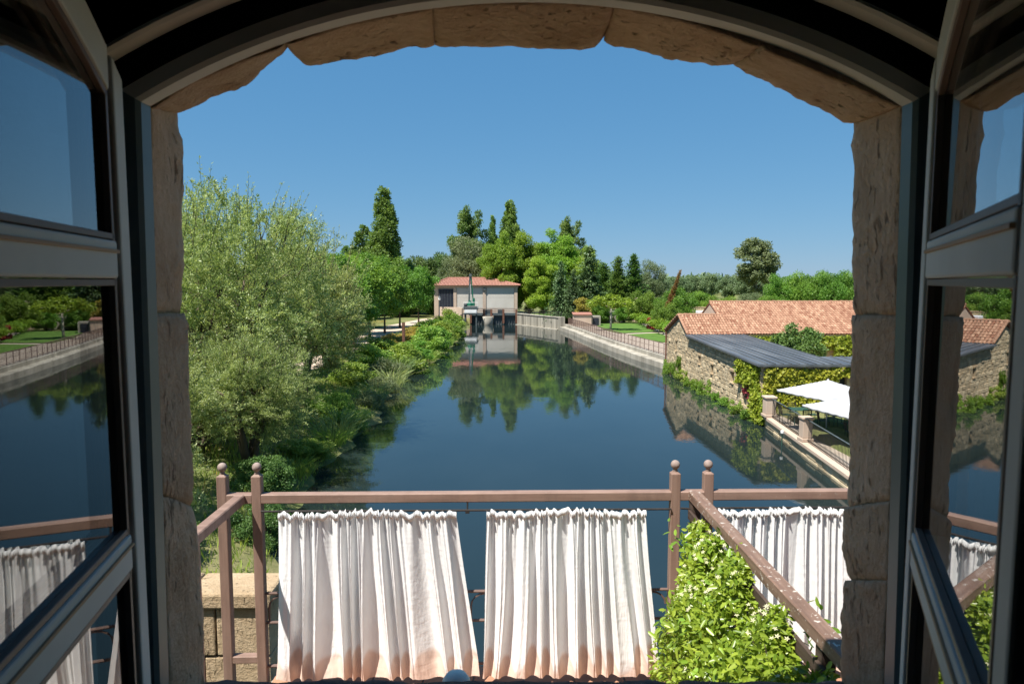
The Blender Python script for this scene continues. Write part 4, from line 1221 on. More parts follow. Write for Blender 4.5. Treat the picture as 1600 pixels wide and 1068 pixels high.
# facade openings on the courtyard
for x0, x1, z0, z1, mt, nm in ((19.2, 19.9, .86, 2.5, 'red_door', 'door'), (21.0, 21.25, .86, 2.7, 'red_door', 'shutter'), (21.9, 23.2, .86, 2.7, 'green_metal', 'door')):
    q = MB(HO); q.box((x0, 50.22, z0), (x1, 50.296, z1)); q.build(nm, mt, hs)
# wing front wall with three slit windows, under the vine
q = MB(HO)
xs = [XW + .5, 17.05, 17.45, 18.55, 18.95, 20.05, 20.5, 34]
for i, (a, b) in enumerate(zip(xs, xs[1:])):
    if i % 2 == 0: q.box((a, 35.25, -.2), (b, 35.6, 3.02))
    else: q.box((a, 35.25, -.2), (b, 35.6, 1.45)); q.box((a, 35.25, 2.45), (b, 35.6, 3.02))
q.build('wing_wall', 'pink_render', hs)
for a, b in ((17.05, 17.45), (18.55, 18.95), (20.05, 20.5)):
    w_ = MB(HO); w_.box((a, 35.5, 1.45), (b, 35.54, 2.45)); w_.build('window', 'dark_door', hs)

def tiled_slope(name, x0, x1, y0, z0, y1, z1, parent, off, mat, pitch=.21, course=.40, skip=None):
    """barrel tiles in courses from eave (y0,z0) up to ridge (y1,z1)"""
    mb = MB(off)
    ln = math.hypot(y1 - y0, z1 - z0); nrow = max(1, round(ln / course)); ncol = round((x1 - x0) / pitch)
    d = Vector((0, (y1 - y0) / ln, (z1 - z0) / ln)); up = Vector((0, -d.z, d.y))
    if up.z < 0: up = -up
    rr = random.Random(5)
    for i in range(ncol):
        xc = x0 + (i + .5) * pitch
        ct_ = rr.gauss(0, .06)
        for j in range(nrow):
            a = j / nrow * ln - .05; b = (j + 1) / nrow * ln + .03
            if skip and skip(xc, y0 + d.y * (a + b) / 2): continue
            jx = rr.uniform(-.012, .012); lift = rr.uniform(0, .02)
            tint = min(1, max(0, rr.gauss(.5, .24) + ct_))
            vs = []
            for s, w, hgt in ((a, pitch * .50, .035 + lift), (b, pitch * .42, .012)):
                for t in (-1, -.62, 0, .62, 1):
                    zz = hgt + .075 * math.sqrt(max(0, 1 - t * t))
                    vs.append(Vector((xc + jx + t * w, y0, z0)) + d * s + up * zz)
            mb.add(vs, [(0, 1, 6, 5), (1, 2, 7, 6), (2, 3, 8, 7), (3, 4, 9, 8), (0, 4, 3, 2, 1)], tint)
    o = mb.build(name, mat, parent); o['kind'] = 'stuff'
    bed = MB(off); bed.poly([(x0, y0, z0), (x1, y0, z0), (x1, y1, z1), (x0, y1, z1)], tuple(-up * .08)); bed.build('roof_bed', 'tile_clay', parent)
    return o
def ridge_tiles(x0, x1, y, z, parent, off, mat='tile_clay', n=None):
    n = n or int((x1 - x0) / .42)
    q = MB()
    q.add([(s * .22, math.cos(a) * (.13 - .02 * s), math.sin(a) * (.12 - .02 * s)) for s in (-1, 1) for a in np.linspace(0, math.pi, 6)], [(i, i + 1, 7 + i, 6 + i) for i in range(5)] + [(0, 5, 4, 3, 2, 1)], .55)
    me = q.mesh('ridge_tile', mat)
    for k in range(n):
        o = obj('ridge_tile', me, None, parent); o.location = Vector((x0 + (k + .5) * (x1 - x0) / n, y, z + random.uniform(-.01, .01))) - Vector(off)
tiled_slope('roof_tiles', XW - .12, 17.2, 50.05, 3.52, 52.9, 4.80, hs, HO, 'tile_clay')
tiled_slope('roof_tiles', XW - .12, 16.0, 57.4, 3.32, 52.95, 4.80, hs, HO, 'tile_clay')
tiled_slope('roof_tiles', 16.05, 33.5, 50.05, 3.56, 55.6, 5.72, hs, HO, 'tile_clay')
tiled_slope('roof_tiles', 16.05, 33.5, 60.6, 3.56, 55.65, 5.72, hs, HO, 'tile_clay', .42, .8)
ridge_tiles(XW - .1, 16.3, 52.92, 4.85, hs, HO); ridge_tiles(16.05, 33.5, 55.62, 5.77, hs, HO)
# verge tiles along the gable over the water
for (ya, za, yb, zb) in ((50.05, 3.6, 52.9, 4.88), (57.4, 3.4, 52.95, 4.88)):
    n = 8
    for k in range(n):
        a, b = k / n, (k + 1) / n
        q = MB(HO); q.tube([(XW - .1, ya + (yb - ya) * a, za + (zb - za) * a), (XW - .1, ya + (yb - ya) * b, za + (zb - za) * b)], [.11, .09], 7)
        q.t = [.55] * len(q.f); q.build('verge_tile', 'tile_clay', hs, True)
# standing-seam metal roof over the wing
def seam_panel(x0, x1, y0, z0, y1, z1):
    q = MB(HO); q.poly([(x0 + .01, y0, z0), (x1 - .01, y0, z0), (x1 - .01, y1, z1), (x0 + .01, y1, z1)], (0, 0, .05))
    q.bar((x1, y0, z0 + .07), (x1, y1, z1 + .07), .05, .06); q.build('roof_panel', 'zinc_roof', hs)
for k in range(10): seam_panel(XW - .25 + k * .42, XW - .25 + (k + 1) * .42, 35.0, 3.12, 50.0, 3.50)
for k in range(17): seam_panel(17.2 + k * .6, 17.2 + (k + 1) * .6, 35.0, 3.07, 38.0, 3.18)
q = MB(HO); q.bar((XW - .3, 34.96, 3.10), (28, 34.96, 3.06), .06, .12); q.build('fascia', 'zinc_roof', hs)
q = MB(HO); q.bar((XW - .29, 35.0, 3.11), (XW - .29, 50.0, 3.49), .06, .12); q.build('fascia', 'zinc_roof', hs)
q = MB(HO); q.box((16.8, 37.6, .5), (28, 37.75, 3.05)); q.build('wing_back_wall', 'pink_render', hs)
q = MB(HO); q.box((16.9, 37.75, .5), (17.05, 50.2, 3.2)); q.build('wing_back_wall', 'pink_render', hs)
q = MB(HO); q.tube([(30.3, 54.8, 5.3), (30.3, 54.8, 6.35)], .14, 10); q.tube([(30.3, 54.8, 6.35), (30.3, 54.8, 6.43)], .22, 10); q.build('flue', 'steel_dark', hs)
q = MB(HO); q.tube([(XW - .06, 57.15, .1), (XW - .06, 57.15, 3.3)], .07, 8); q.build('downpipe', 'rusty_iron', hs)

ac = thing('rooftop_unit', 'pair of pale grey ventilation boxes behind the low tiled gable', 'ventilation unit', (17, 59, 0.9))
for x in (0, 1.05):
    q = MB(); q.box((-1.0 + x, -.5, 0), (-.05 + x, .5, 4.0), .04); bo = q.build('cabinet', 'white_metal', ac)
    for k in range(5):
        q = MB(); q.box((-.9 + x, -.512, 3.2 + k * .14), (-.15 + x, -.5, 3.28 + k * .14)); q.build('louvre', 'pole_metal', bo)

def ivy(name, label, loc, rects, mat, dens, leaf=.14, seed=1, thick=.30, group=None, gaps=()):
    """leaves over wall rectangles: (x0,x1,z0,z1) facing -y, or ('x', y0,y1,z0,z1) facing -x"""
    P = []; N = []; T = []
    for rc in rects:
        side = rc[0] == 'x'
        a0, a1, z0, z1 = rc[1:] if side else rc
        n = int(dens * (a1 - a0) * (z1 - z0))
        a = a0 + (a1 - a0) * rng.random(n); z = z0 + (z1 - z0) * rng.random(n)
        f = np.array([noise.noise(Vector((p * .9, q * .9, seed))) * .6 + noise.noise(Vector((p * 2.6, q * 2.6, seed))) * .4 for p, q in zip(a, z)])
        edge = np.minimum.reduce([(a - a0), (a1 - a), (z - z0) * 1.2, (z1 - z) * 3]) / .5
        keep = (f + np.clip(edge, 0, 1) * .9 - .25 > 0)
        for g0, g1, h0, h1 in gaps:
            if not side: keep &= ~((a > g0 + .12 * f) & (a < g1 + .12 * f) & (z > h0 + .15 * f) & (z < h1 + .15 * f))
        a, z, f = a[keep], z[keep], f[keep]; n = len(a)
        dpt = thick * np.clip(f + .55, .15, 1.2) * rng.random(n) ** .6
        if side: P.append(np.stack([-dpt, a, z], 1)); nb = np.array([-1, 0, .45])
        else: P.append(np.stack([a, -dpt, z], 1)); nb = np.array([0, -1, .45])
        N.append(unit(nb + rand_dirs(n) * .8)); T.append(np.clip(.5 + .5 * f + rng.normal(0, .2, n), 0, 1))
    P, N, T = map(np.concatenate, (P, N, T)); n = len(P)
    L = leaf * (.7 + .6 * rng.random(n))
    t = thing(name, label, 'climber', loc, 0, group)
    obj('foliage', leaf_mesh('foliage', P, rand_dirs(n) + np.array([0, 0, -.6]), N, L, L * .8, T, mat), None, t)
    q = MB()
    for k in range(10):
        rc = rects[k % len(rects)]
        if rc[0] == 'x':
            a = random.uniform(rc[1], rc[2]); q.tube([(-.02, a, rc[3]), (-.03, a + .3, (rc[3] + rc[4]) / 2), (-.02, a + .1, rc[4])], [.03, .02, .01], 5, False)
        else:
            a = random.uniform(rc[0], rc[1]); q.tube([(a, -.02, rc[2]), (a + .3, -.03, (rc[2] + rc[3]) / 2), (a + .1, -.02, rc[3])], [.03, .02, .01], 5, False)
    q.build('stem', 'bark', t)
    return t
ivy('climbing_vine', 'yellow green vine covering the wing wall behind the parasols', (XW, 35.22, 0),
    [(.0, 3.4, .5, 3.0), (3.4, 8.0, 2.2, 3.02), (3.4, 10.0, .6, 1.5), (7.6, 15, .6, 3.0)], 'leaf_yellow', 620, .15, 2, .4, gaps=[(3.9, 4.6, 1.4, 2.5), (5.4, 6.1, 1.4, 2.5), (6.9, 7.6, 1.4, 2.5), (4.2, 7.4, 1.7, 2.2)])
ivy('climbing_vine', 'yellow green vine hanging round the corner of the water wall', (XW - .02, 35.2, 0),
    [('x', 0, 1.6, .1, 3.0), ('x', 1.4, 3.6, 1.7, 3.1), ('x', -.9, .3, -.05, 1.7)], 'leaf_yellow', 620, .15, 4, .35)
ivy('climbing_vine', 'reddish tendrils of vine thinning out on the rubble wall', (XW - .03, 36.6, 0),
    [('x', .1, 1.3, .9, 2.2)], 'leaf_red', 120, .12, 6, .15)
ivy('climbing_vine', 'bright vine under the tiled eave along the courtyard facade', (XW, 50.15, 0),
    [(3.4, 6.8, 2.2, 3.45), (7.0, 14.0, 2.3, 3.5), (7.4, 8.6, .9, 3.2), (10.6, 13.6, .9, 3.2)], 'leaf_yellow', 420, .17, 8, .45, gaps=[(6.2, 6.9, .86, 2.5), (8.85, 10.3, .86, 2.7)])
plant('courtyard_tree', broadleaf(3.6, 1.75, .9, 'leaf_dark', 30, 260, .17, 3, r0=.1), (19.0, 45.3, .86), 'round dark green tree rising behind the metal roof')
plant('courtyard_shrub', bush(1.5, 1.9, 'leaf_mid', 22, 170, .16, 5), (24.0, 46.2, .86), 'light green shrub by the green courtyard door', 'shrub', parts=('stem', 'foliage'))

# terrace retaining wall, running slightly askew to the house
def tx(y): return 13.0 - .092 * (34.3 - y)
TSK = -math.atan(.092)
def along(t, y0): t.rotation_euler = (0, 0, TSK); return t
rw = thing('terrace_wall', 'pale stone retaining wall of the terrace along the water', 'wall', (tx(28), 28, 0), TSK)
q = MB(); q.box((.02, -13, -.9), (.5, 6.6, .44)); q.build('core', 'pale_mortar', rw)
for lo, hi in ((-.3, .10), (.11, .42)):
    y = -10.0 + lo
    while y < 6.5:
        w = random.uniform(.7, 1.25)
        q = MB(); q.box((-.06 + random.uniform(-.02, .03), y + .008, lo + random.uniform(0, .02)), (.3, min(y + w, 6.7) - .008, hi), .025); q.build('stone_block', 'rubble_stone', rw); y += w
y = -10.0
while y < 6.5:
    w = random.uniform(1.0, 1.5)
    q = MB(); q.box((-.16, y + .006, .43), (.45, min(y + w, 6.75) - .006, .592 + random.uniform(-.01, 0)), .02); q.build('coping_stone', 'pink_render', rw); y += w
def stone_pillar(loc, label, w=.42, h=1.0):
    t = thing('stone_pillar', label, 'pillar', loc)
    q = MB(); q.box((-w * .62, -w * .62, 0), (w * .62, w * .62, .14), .02); q.build('base', 'pink_render', t)
    q = MB(); q.box((-w / 2, -w / 2, .142), (w / 2, w / 2, h - .1), .02); q.build('shaft', 'pink_render', t)
    q = MB(); q.box((-w * .6, -w * .6, h - .098), (w * .6, w * .6, h), .02); q.build('cap', 'pink_render', t)
    return t
stone_pillar((tx(34.2) + .05, 34.2, .596), 'squat stone pillar at the vine end of the terrace railing', .5, 1.05)
stone_pillar((tx(28.9) + .12, 28.9, .596), 'squat stone pillar in the middle of the terrace railing', .42, 1.05)
def picket_railing(label, y0, y1):
    yc = (y0 + y1) / 2; hl = (y1 - y0) / 2
    t = thing('terrace_railing', label, 'railing', (tx(yc) + .12, yc, .596), TSK)
    q = MB(); q.bar((0, -hl, .955), (0, hl, .955), .05, .035); q.build('handrail', 'steel_dark', t)
    q = MB(); q.bar((0, -hl, .10), (0, hl, .10), .03, .03); q.build('lower_rail', 'iron', t)
    n = int((y1 - y0) / .13)
    pm = None
    for k in range(1, n):
        if pm is None:
            q = MB(); q.tube([(0, 0, .0), (0, 0, .955)], .011, 5); pm = q.mesh('picket', 'iron')
        o = obj('picket', pm, None, t); o.location = (0, -hl + 2 * hl * k / n, .0)
picket_railing('dark picket railing between the two stone pillars', 29.15, 33.95)
picket_railing('dark picket railing running from the middle pillar out of view', 20.0, 28.65)
# parasols
def parasol(loc, label, half=1.55, h=2.45, rz=0.0):
    t = thing('parasol', label, 'parasol', loc, rz, 'white parasols on the terrace')
    q = MB(); q.box((-.35, -.35, 0), (.35, .35, .09), .02); q.build('base', 'concrete', t)
    q = MB(); q.tube([(0, 0, .09), (0, 0, h - .05)], .03, 10); q.build('pole', 'pole_metal', t, True)
    n = 25
    P = np.zeros((n, n, 3))
    for i in range(n):
        for j in range(n):
            a, b = -1 + 2 * i / (n - 1), -1 + 2 * j / (n - 1)
            e = max(abs(a), abs(b))
            sag = .10 * math.sin(math.pi * min(1, e)) + .10 * e * (1 - (min(abs(a), abs(b)) / max(e, 1e-6)) ** 2) * .8
            P[i, j] = (a * half * (1 - .05 * (1 - min(abs(a), abs(b)) / max(e, 1e-6)) * e), b * half * (1 - .05 * (1 - min(abs(a), abs(b)) / max(e, 1e-6)) * e), h - .56 * e ** 1.05 - .35 * sag * e + .02 * noise.noise(Vector((a * 4, b * 4, loc[1]))))
    c = obj('canopy', grid_mesh('canopy', P, 'canvas_white', True), None, t)
    c.modifiers.new('solid', 'SOLIDIFY').thickness = .008
    # valance flaps
    for s in range(4):
        edge = [P[i, 0] for i in range(n)] if s == 0 else [P[n - 1, i] for i in range(n)] if s == 1 else [P[i, n - 1] for i in range(n)] if s == 2 else [P[0, i] for i in range(n)]
        G = np.array([[p, p + np.array([0, 0, -.10 - .02 * math.sin(k * 1.4)])] for k, p in enumerate(edge)])
        v_ = obj('valance', grid_mesh('valance', G, 'canvas_white', True), None, c); v_.modifiers.new('solid', 'SOLIDIFY').thickness = .006
    q = MB(); q.lathe((0, 0, h - .03), [(.06, 0), (.05, .04), (.02, .07), (.004, .1)], 10); q.build('finial', 'pole_metal', t)
    for s1, s2 in ((1, 1), (1, -1), (-1, 1), (-1, -1)):
        q = MB(); q.tube([(0, 0, h - .08), (s1 * half * .97, s2 * half * .97, h - .66)], .012, 5); q.build('rib', 'pole_metal', t)
parasol((14.15, 30.3, .604), 'large white square parasol nearest the vine covered wall', 1.5, 2.42, .35)
parasol((14.0, 27.4, .604), 'white square parasol partly hidden by the right window jamb', 1.45, 2.2, .25)
def cafe_table(loc, label):
    t = thing('cafe_table', label, 'table', loc)
    q = MB(); q.box((-.42, -.42, .70), (.42, .42, .73), .01); q.build('table_top', 'green_metal', t)
    for a, b in ((-1, -1), (1, -1), (1, 1), (-1, 1)):
        q = MB(); q.tube([(a * .36, b * .36, 0), (a * .3, b * .3, .70)], .014, 6); q.build('leg', 'green_metal', t)
chair_src = None
def cafe_chair(loc, rz, label):
    global chair_src
    if chair_src is None:
        t = thing('cafe_chair', label, 'chair', loc, rz, 'dark metal chairs on the terrace'); chair_src = t
        q = MB()
        for k in range(7): q.bar((-.2 + k * .066, -.2, .45), (-.2 + k * .066, .2, .45), .04, .012)
        q.build('seat', 'green_metal', t)
        for a in (-.2, .2):
            q = MB(); q.tube([(a, .2, 0), (a, .2, .45), (a, .27, .86)], .013, 6); q.build('leg', 'iron', t)
            q = MB(); q.tube([(a, -.2, 0), (a, -.2, .45)], .013, 6); q.build('leg', 'iron', t)
        q = MB()
        for z in (.52, .63, .74, .85): q.bar((-.2, .21 + (z - .45) * .14, z), (.2, .21 + (z - .45) * .14, z), .012, .022)
        for k in range(6): q.bar((-.17 + k * .068, .22, .5), (-.17 + k * .068, .268, .85), .02, .01)
        q.build('backrest', 'iron', t)
    else:
        t = copy_tree(chair_src); t.location = loc; t.rotation_euler = (0, 0, rz)
    t['label'] = label
    return t
TB = [((13.8, 32.4), 'dark green cafe table nearest the vine wall'), ((15.0, 31.0), 'dark green cafe table just behind the first parasol pole'), ((15.1, 28.6), 'dark green cafe table between the two parasol poles'), ((14.9, 25.9), 'dark green cafe table beside the window jamb edge')]
WH = ['on the water side of', 'on the inland side of', 'on the near side of', 'on the far side of']
for k, ((x, y), lab) in enumerate(TB):
    cafe_table((x, y, .605), lab)
    for j, (dx, dy, rz) in enumerate(((-.66, 0, math.pi / 2), (.66, 0, -math.pi / 2), (0, -.66, math.pi), (0, .66, 0))):
        cafe_chair((x + dx, y + dy, .605), rz + random.uniform(-.25, .25), 'dark metal chair ' + WH[j] + ' the ' + ['table nearest the vine wall', 'table behind the first parasol pole', 'table between the parasol poles', 'table beside the window jamb'][k])
t = thing('mooring_light', 'small white capped post standing in the water below the terrace wall', 'post', (12.3, 30.6, -.2))
q = MB(); q.tube([(0, 0, 0), (0, 0, .75)], .028, 8); q.build('stem', 'green_metal', t)
q = MB(); q.lathe((0, 0, .72), [(.05, 0), (.075, .03), (.075, .12), (.03, .16)], 10); q.build('lamp_head', 'white_metal', t)
# greenery on the foot of the house wall
FOOT = [(56.2, .7, 1.3), (54.6, .9, 1.5), (52.4, .8, 2.2), (50.6, .9, 1.1), (48.4, .8, .9), (46.6, .9, 1.0), (44.5, .8, 1.3), (42.6, .8, .9), (40.6, .9, .7), (38.2, 1.0, 1.0), (36.4, .9, .9)]
for k, (y, r, h) in enumerate(FOOT):
    mt = 'leaf_mid' if k % 3 else 'leaf_bank'
    plant('waterside_shrub', bush(1.0, 1.2, mt, 16, 120, .15, 20 + k % 3), (12.75, y, -.08), 'green shrub at the foot of the stone wall, %s' % ['beside the downpipe', 'second from the downpipe', 'tallest of the row', 'just below the gable', 'below the far small window', 'between the two far windows', 'below the middle window', 'right of the middle window', 'below the largest window', 'left of the hanging vine', 'under the hanging vine'][k], 'shrub', (.5 * r, .8 * r, h * .62), k * 1.3, 'shrubs along the stone wall foot', parts=('stem', 'foliage'))
    m = None

# ------------------------------------------------------------------ quay, railing, garden
qy = thing('quay_wall', 'pale concrete quay curving along the right side of the pond', 'quay', (10, 80, 0))
def qx(y): return float(edge_x(RIGHT_EDGE, y))
yy = 56.8
PROFILE = [(0, -.9), (0, .50), (.04, .54), (.62, .56), (.66, .60), (.66, .93), (.70, .955), (1.05, .955), (1.05, -.9)]
while yy < 104.6:
    ln = random.uniform(2.6, 4.2); y1 = min(yy + ln, 104.8)
    q = MB((10, 80, 0))
    dj = random.uniform(-.04, .04); dz = random.uniform(-.03, .02)
    rows = []
    for y in np.linspace(yy + .012, y1 - .012, 4): rows.append([(qx(y) + a + dj * (a < .6), y, b + dz * (b < .7)) for a, b in PROFILE])
    k = len(PROFILE); n = len(rows)
    q.add([p for r_ in rows for p in r_], [(i * k + j, i * k + (j + 1) % k, (i + 1) * k + (j + 1) % k, (i + 1) * k + j) for i in range(n - 1) for j in range(k)] + [tuple(range(k)), tuple((n - 1) * k + j for j in range(k - 1, -1, -1))])
    q.build('concrete_block', 'concrete', qy); yy = y1
qr = thing('quay_railing', 'long brown iron railing following the curved quay', 'railing', (11, 80, .955))
ys_ = np.arange(57.4, 103.5, 1.25)
pm = MB(); pm.box((-.025, -.025, 0), (.025, .025, 1.05)); pm = pm.mesh('post', 'fence_iron')
for y in ys_:
    o = obj('post', pm, None, qr); o.location = Vector((qx(y) + .85, y, .955)) - Vector((11, 80, .955))
for z, w in ((2.0, .05), (1.55, .03), (1.12, .03)):
    q = MB((11, 80, .955)); q.tube([(qx(y) + .85, y, z) for y in ys_], w * .6, 5); q.build('rail', 'fence_iron', qr)
for i, (a, b) in enumerate(zip(ys_, ys_[1:])):
    q = MB((11, 80, .955))
    for t_ in np.linspace(0, 1, 9)[1:-1]:
        y = a + (b - a) * t_; q.tube([(qx(y) + .85, y, 1.12), (qx(y) + .85, y, 2.0)], .012, 3, False)
    q.build('infill_panel', 'fence_iron', qr)

far_wall = thing('sluice_wall', 'tall stained concrete wall between sluice and quay', 'wall', (4, 112, 0))
A_, B_ = Vector((.9, 118.2)), Vector((7.3, 105.3))
for k in range(6):
    a = A_.lerp(B_, k / 6 + .003); b = A_.lerp(B_, (k + 1) / 6 - .003)
    q = MB((4, 112, 0)); q.poly([(a.x, a.y, -.9), (b.x, b.y, -.9), (b.x + .7, b.y + .35, -.9), (a.x + .7, a.y + .35, -.9)], (0, 0, 2.75)); q.build('concrete_panel', 'stained_concrete', far_wall)
    q = MB((4, 112, 0)); q.poly([(a.x - .1, a.y - .05, 1.852), (b.x - .1, b.y - .05, 1.852), (b.x + .8, b.y + .4, 1.852), (a.x + .8, a.y + .4, 1.852)], (0, 0, .13)); q.build('coping', 'concrete', far_wall)
    q = MB((4, 112, 0)); q.poly([(a.x - .35, a.y - .18, -.9), (b.x - .35, b.y - .18, -.9), (b.x - .003, b.y, -.9), (a.x - .003, a.y, -.9)], (0, 0, 1.0)); q.build('footing', 'concrete', far_wall)
q = MB((4, 112, 0)); q.box((7.15, 104.4, -.9), (8.1, 105.3, 2.0)); q.build('buttress', 'stained_concrete', far_wall)
q = MB(); q.add([(1.5, 119.5, 1.86), (8.2, 105.8, 1.86), (16, 107, 1.5), (14, 121, 1.5)], [(0, 1, 2, 3)]); tag(q.build('grass_terrace', 'lawn'), 'grass strip on top of the sluice wall', kind='structure')
q = thing('wall_railing', 'dark low railing along the top of the sluice wall', 'railing', (4, 112, 1.98))
for z in (2.35, 2.7):
    m = MB((4, 112, 1.98)); m.tube([(A_.x + .4, A_.y, z), (B_.x + .4, B_.y, z)], .04, 5); m.build('rail', 'iron', q)
for k in range(9):
    c = A_.lerp(B_, k / 8); m = MB((4, 112, 1.98)); m.box((c.x + .37, c.y - .03, 1.98), (c.x + .43, c.y + .03, 2.74)); m.build('post', 'iron', q)

hut = thing('quay_hut', 'small plastered hut with red tile cap at the far end of the quay', 'hut', (10.4, 100.6, .955))
q = MB(); q.box((-1.35, -1.0, 0), (1.2, 1.0, 1.62)); q.build('wall', 'pink_render', hut)
q = MB(); q.box((1.2, -.6, 0), (2.6, 1.0, 1.45)); q.build('side_wall', 'concrete', hut)
q = MB(); q.box((1.45, -.66, .1), (2.3, -.602, 1.2)); q.build('door', 'dark_door', hut)
q = MB(); q.poly([(-1.5, -1.15, 1.62), (1.3, -1.15, 1.62), (1.3, 1.1, 1.82), (-1.5, 1.1, 1.82)], (0, 0, .12)); q.build('roof', 'tile_red', hut)
def garden_wall(label, a, b, h, z=.9, mat='rubble_stone'):
    a, b = Vector(a), Vector(b)
    t = thing('garden_wall', label, 'wall', ((a.x + b.x) / 2, (a.y + b.y) / 2, z))
    o_ = t.location.copy()
    d = (b - a).normalized(); nr = Vector((-d.y, d.x)) * .2
    q = MB(o_); q.poly([(a.x - nr.x, a.y - nr.y, z - .3), (b.x - nr.x, b.y - nr.y, z - .3), (b.x + nr.x, b.y + nr.y, z - .3), (a.x + nr.x, a.y + nr.y, z - .3)], (0, 0, h + .3)); q.build('wall', mat, t)
    n = max(2, int((b - a).length / 1.1))
    for k in range(n):
        p, r_ = a.lerp(b, k / n + .004), a.lerp(b, (k + 1) / n - .004); w = nr * 1.35
        q = MB(o_); q.poly([(p.x - w.x, p.y - w.y, z + h), (r_.x - w.x, r_.y - w.y, z + h), (r_.x + w.x, r_.y + w.y, z + h), (p.x + w.x, p.y + w.y, z + h)], (0, 0, .12 + random.uniform(0, .03))); q.build('coping_stone', 'ashlar_stone', t)
garden_wall('shaded grey garden wall behind the pollarded tree', (14.2, 110.5), (18.4, 111), 2.1, mat='concrete')
garden_wall('sunlit rubble garden wall right of the ball topped pillar', (21.2, 112), (32, 104), 2.5)
t = stone_pillar((20.4, 112.3, .9), 'tall brick pillar topped with a pale ball in the garden wall', .9, 3.3)
q = MB(); q.lathe((0, 0, 3.3), [(.2, 0), (.14, .1)] + [(.34 * math.sin(a), .42 - .34 * math.cos(a)) for a in np.linspace(.5, 3.1, 9)], 12); q.build('ball', 'pink_render', t, True)
# vine row with pale stakes
for k in range(13):
    f = k / 12
    x, y = 19.6 - 1.4 * f, 108 - 36 * f
    nm = ['far end', 'second from the far end', 'third from the far end', 'fourth from the far end', 'fifth from the far end', 'sixth from the far end', 'middle', 'sixth from the near end', 'fifth from the near end', 'fourth from the near end', 'third from the near end', 'second from the near end', 'near end'][k]
    plant('vine_plant', bush(1.3, 1.1, 'leaf_plane', 18, 120, .17, 30 + k % 2), (x, y, 1.75), 'staked garden vine, %s of its row' % nm, 'vine', (.9, 1.25, .9), k, 'row of staked vines', parts=('stem', 'foliage'))
    st = bpy.data.objects[COL.objects[-1].name].parent
    q = MB(); q.box((-.04, -.04, -.8), (.04, .04, .5)); q.build('stake', 'pale_bark', st)
plant('red_shrub', bush(.95, 2.1, 'leaf_red', 16, 140, .17, 40), (19.3, 92.5, 1.0), 'dark red shrub standing among the garden vines', 'shrub', parts=('stem', 'foliage'))
def pollard():
    C, R = ellipsoid_clumps(26, 2.0, .55, 3.75, .2, .4, (.2, .3)); C[:, 0] *= 1.5
    mb_ = MB(); mb_.tube([(0, 0, -.2), (.03, 0, 1.5), (0, .02, 3.4)], [.16, .13, .10], 8)
    for k in range(8):
        c = Vector(C[k]); mb_.tube([(0, 0, 3.0), c * .6 + Vector((0, 0, 1.5)), c], [.07, .05, .02], 5, False)
    return mb_.mesh('trunk', 'pale_bark', True), leaf_mesh('crown', *clump_leaves(C, R, 150, .26, .7), 'leaf_plane')
plant('pollarded_tree', tree_lib('pollard', pollard), (13.1, 90.5, .98), 'young flat crowned tree with pale trunk on the lawn')

# ------------------------------------------------------------------ far end: sluice, rake machine, shed building
bd = thing('sluice_building', 'pale rendered building with hipped red tile roof across the pond', 'building', (-6.4, 128, .9))
BOFF = (-6.4, 128, .9)
X0, X1, YF, YB, ZW = -13.9, 1.0, 122.0, 133.0, 6.7
q = MB(BOFF); q.box((X0, YF + .12, .2), (X1, YB, ZW)); q.build('wall', 'pink_render', bd)
for a, b in ((-9.85, -5.2), (-4.55, .35)):
    n = 3
    for k in range(n):
        lo, hi = .9 + k * 1.83, .9 + (k + 1) * 1.83
        q = MB(BOFF); q.box((a, YF, lo + .008), (b, YF + .2, min(hi, 6.35) - .008), .02); q.build('wall_panel', 'stained_render' if k == 0 else 'render_panel', bd)
for x in (-10.15, -4.9, .70):
    q = MB(BOFF); q.box((x - .28, YF - .10, .4), (x + .28, YF + .15, 6.45), .03); q.build('pilaster', 'pink_render', bd)
q = MB(BOFF); q.box((X0 - .1, YF - .08, 6.36), (X1 + .1, YF + .2, 6.72)); q.build('cornice', 'pink_render', bd)
q = MB(BOFF); q.box((-13.1, YF - .02, .3), (-10.45, YF + .1, 6.1)); q.build('door', 'dark_door', bd)
for k in range(5):
    r_ = MB(BOFF); r_.box((-13.0 + k * .5, YF - .05, .4), (-12.95 + k * .5, YF - .022, 6.0)); r_.build('door_rib', 'steel_dark', bd)
